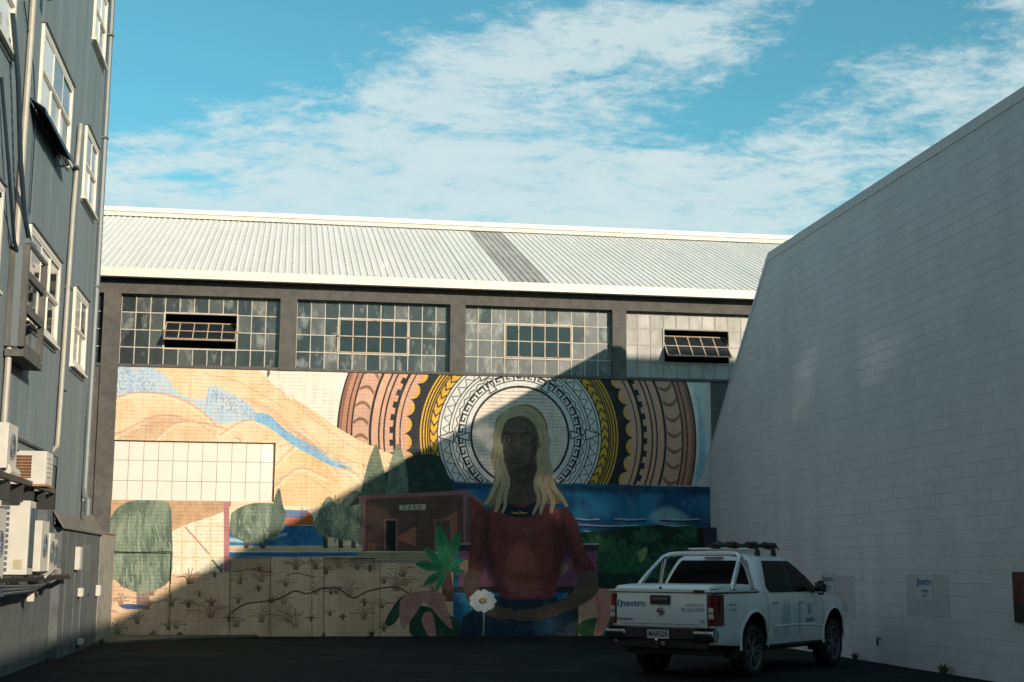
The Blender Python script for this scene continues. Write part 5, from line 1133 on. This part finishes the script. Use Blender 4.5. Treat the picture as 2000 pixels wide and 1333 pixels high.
# side decals follow the flank
def decal(name, poly, m, s=1, off=.003):
    (ya, yb) = min(q[0] for q in poly), max(q[0] for q in poly); b = bmesh.new(); nrow = 10
    za, zb_ = min(q[1] for q in poly), max(q[1] for q in poly); rows = []
    for i in range(nrow+1):
        z = za+(zb_-za)*(i+.001)/(nrow+.002); xs = []
        for (y0, z0), (y1, z1) in zip(poly, poly[1:]+poly[:1]):
            if (z0 > z) != (z1 > z): xs.append(y0+(y1-y0)*(z-z0)/(z1-z0))
        if len(xs) >= 2: rows.append((b.verts.new((s*(side_x(min(xs), z)+off), min(xs), z)), b.verts.new((s*(side_x(max(xs), z)+off), max(xs), z))))
    for a_, c_ in zip(rows[:-1], rows[1:]): b.faces.new((a_[0], a_[1], c_[1], c_[0]))
    link(name, b, m, TR)
for s in (-1, 1):
    decal('tower_decal', [(2.30, .46), (2.50, .46), (2.50, .92), (2.46, 1.02), (2.36, .96), (2.30, .88)], dteal, s)
    decal('tower_decal', [(2.52, .46), (2.62, .46), (2.62, 1.06), (2.56, 1.0), (2.52, .93)], teal_d if False else dteal, s, .0035)
    decal('tower_decal', [(2.90, .46), (3.02, .46), (3.02, .95), (2.96, 1.0), (2.90, .9)], dteal, s); decal('tower_decal', [(1.99, .46), (2.24, .46), (2.24, .60), (1.99, .60)], dteal, s)
    decal('logo_mark', [(3.30, .80), (3.35, .80), (3.35, .98), (3.32, .98), (3.30, .95)], blue_d, s); decal('logo_mark', [(3.38, .78), (3.44, .80), (3.44, .97), (3.40, .97), (3.40, .82)], teal_d, s)
    xx = side_x(3.4, .71)+.012
    text('company_name', 'nextro', .12, blue_d, TR, (s*xx, 3.38, .715), (R(90), 0, s*R(90)), True)
    text('web_address', 'nextro.nz', .06, grey_d, TR, (s*(side_x(.55, .98)+.006), .55, 1.0), (R(90), 0, s*R(90))); text('phone_number', '09 263 5900', .05, grey_d, TR, (s*(side_x(.55, .9)+.006), .55, .92), (R(90), 0, s*R(90)))
# wheels
def wheel_meshes():
    t_ = bmesh.new(); prof = [(-.11, .27), (-.13, .30), (-.132, .345), (-.115, .375), (-.07, .387), (0, .39), (.07, .387), (.115, .375), (.132, .345), (.13, .30), (.11, .27)]; n_ = 40; rg = []
    for k in range(n_): a = 2*math.pi*k/n_; rg.append([t_.verts.new((x, r_*math.cos(a), r_*math.sin(a))) for x, r_ in prof])
    for i in range(n_):
        for k in range(len(prof)-1): t_.faces.new((rg[i][k], rg[i][k+1], rg[(i+1) % n_][k+1], rg[(i+1) % n_][k]))
    for k in range(64):      # tread blocks
        a = 2*math.pi*k/64; c_, s_ = math.cos(a), math.sin(a)
        for xo in (-.075, .0, .075):
            aa = a+(.05 if xo else 0); q = Vector((xo, .389*math.cos(aa), .389*math.sin(aa))); tn = Vector((0, -math.sin(aa), math.cos(aa)))*.012; rd = Vector((0, math.cos(aa), math.sin(aa)))*.007; ax = Vector((.03, 0, 0))
            vs_ = [t_.verts.new(q+i_*ax+j_*tn+k_*rd) for k_ in (0, 1) for i_, j_ in ((-1, -1), (1, -1), (1, 1), (-1, 1))]
            t_.faces.new(vs_[4:8])
    rb = bmesh.new(); prof = [(-.10, .27), (-.09, .262), (.02, .25), (.10, .262), (.115, .275), (.12, .27), (.108, .25), (.02, .235)]; rg = []
    for k in range(n_): a = 2*math.pi*k/n_; rg.append([rb.verts.new((x, r_*math.cos(a), r_*math.sin(a))) for x, r_ in prof])
    for i in range(n_):
        for k in range(len(prof)-1): rb.faces.new((rg[i][k], rg[i][k+1], rg[(i+1) % n_][k+1], rg[(i+1) % n_][k]))
    for k in range(6):
        for d in (-9, 9):
            a = R(60*k+d); a2 = R(60*k+d*.55); 
            p0 = Vector((.085, .06*math.cos(a2), .06*math.sin(a2))); p1 = Vector((.098, .25*math.cos(a), .25*math.sin(a))); w0 = Vector((0, -math.sin(a), math.cos(a)))
            vs_ = [rb.verts.new(q) for q in (p0-w0*.016, p0+w0*.016, p1+w0*.013, p1-w0*.013, p0-w0*.016-Vector((.03, 0, 0)), p0+w0*.016-Vector((.03, 0, 0)), p1+w0*.013-Vector((.03, 0, 0)), p1-w0*.013-Vector((.03, 0, 0)))]
            for f in ((0, 1, 2, 3), (4, 7, 6, 5), (0, 3, 7, 4), (1, 5, 6, 2), (0, 4, 5, 1), (3, 2, 6, 7)): rb.faces.new([vs_[i] for i in f])
    tube(rb, [(.05, 0, 0), (.095, 0, 0)], .065, 20)
    bmesh.ops.recalc_face_normals(rb, faces=rb.faces); bmesh.ops.recalc_face_normals(t_, faces=t_.faces)
    db = bmesh.new(); tube(db, [(-.02, 0, 0), (.0, 0, 0)], .24, 28)
    out = []
    for nm, q, m in (('tyre', t_, tyre_m), ('rim', rb, alloy), ('brake_disc', db, trimb)): me = bpy.data.meshes.new(nm); q.to_mesh(me); q.free(); me.materials.append(m); me.shade_smooth(); me.set_sharp_from_angle(angle=R(35)); out.append((nm, me))
    return out
wm = wheel_meshes()
for s in (-1, 1):
    for yw in (1.27, 4.37):
        w = bpy.data.objects.new('wheel', None); COL.objects.link(w); w.parent = TR; w.location = (s*.80, yw, .385); w.rotation_euler = (R(random.uniform(0, 60)), 0, 0 if s > 0 else R(180))
        for nm, me in wm: inst(nm, me, w)
link('axle', tb([(-.75, 1.27, .385), (.75, 1.27, .385)], .05), trimb, TR)

for o in TR.children:
    if o.name.split('.')[0] not in ('wheel', 'axle'): o.location.z += .045 if o.name.split('.')[0] in ('carrier_cradle', 'cradle_clamp', 'carrier_rail', 'strap_end', 'cross_bar') else .085
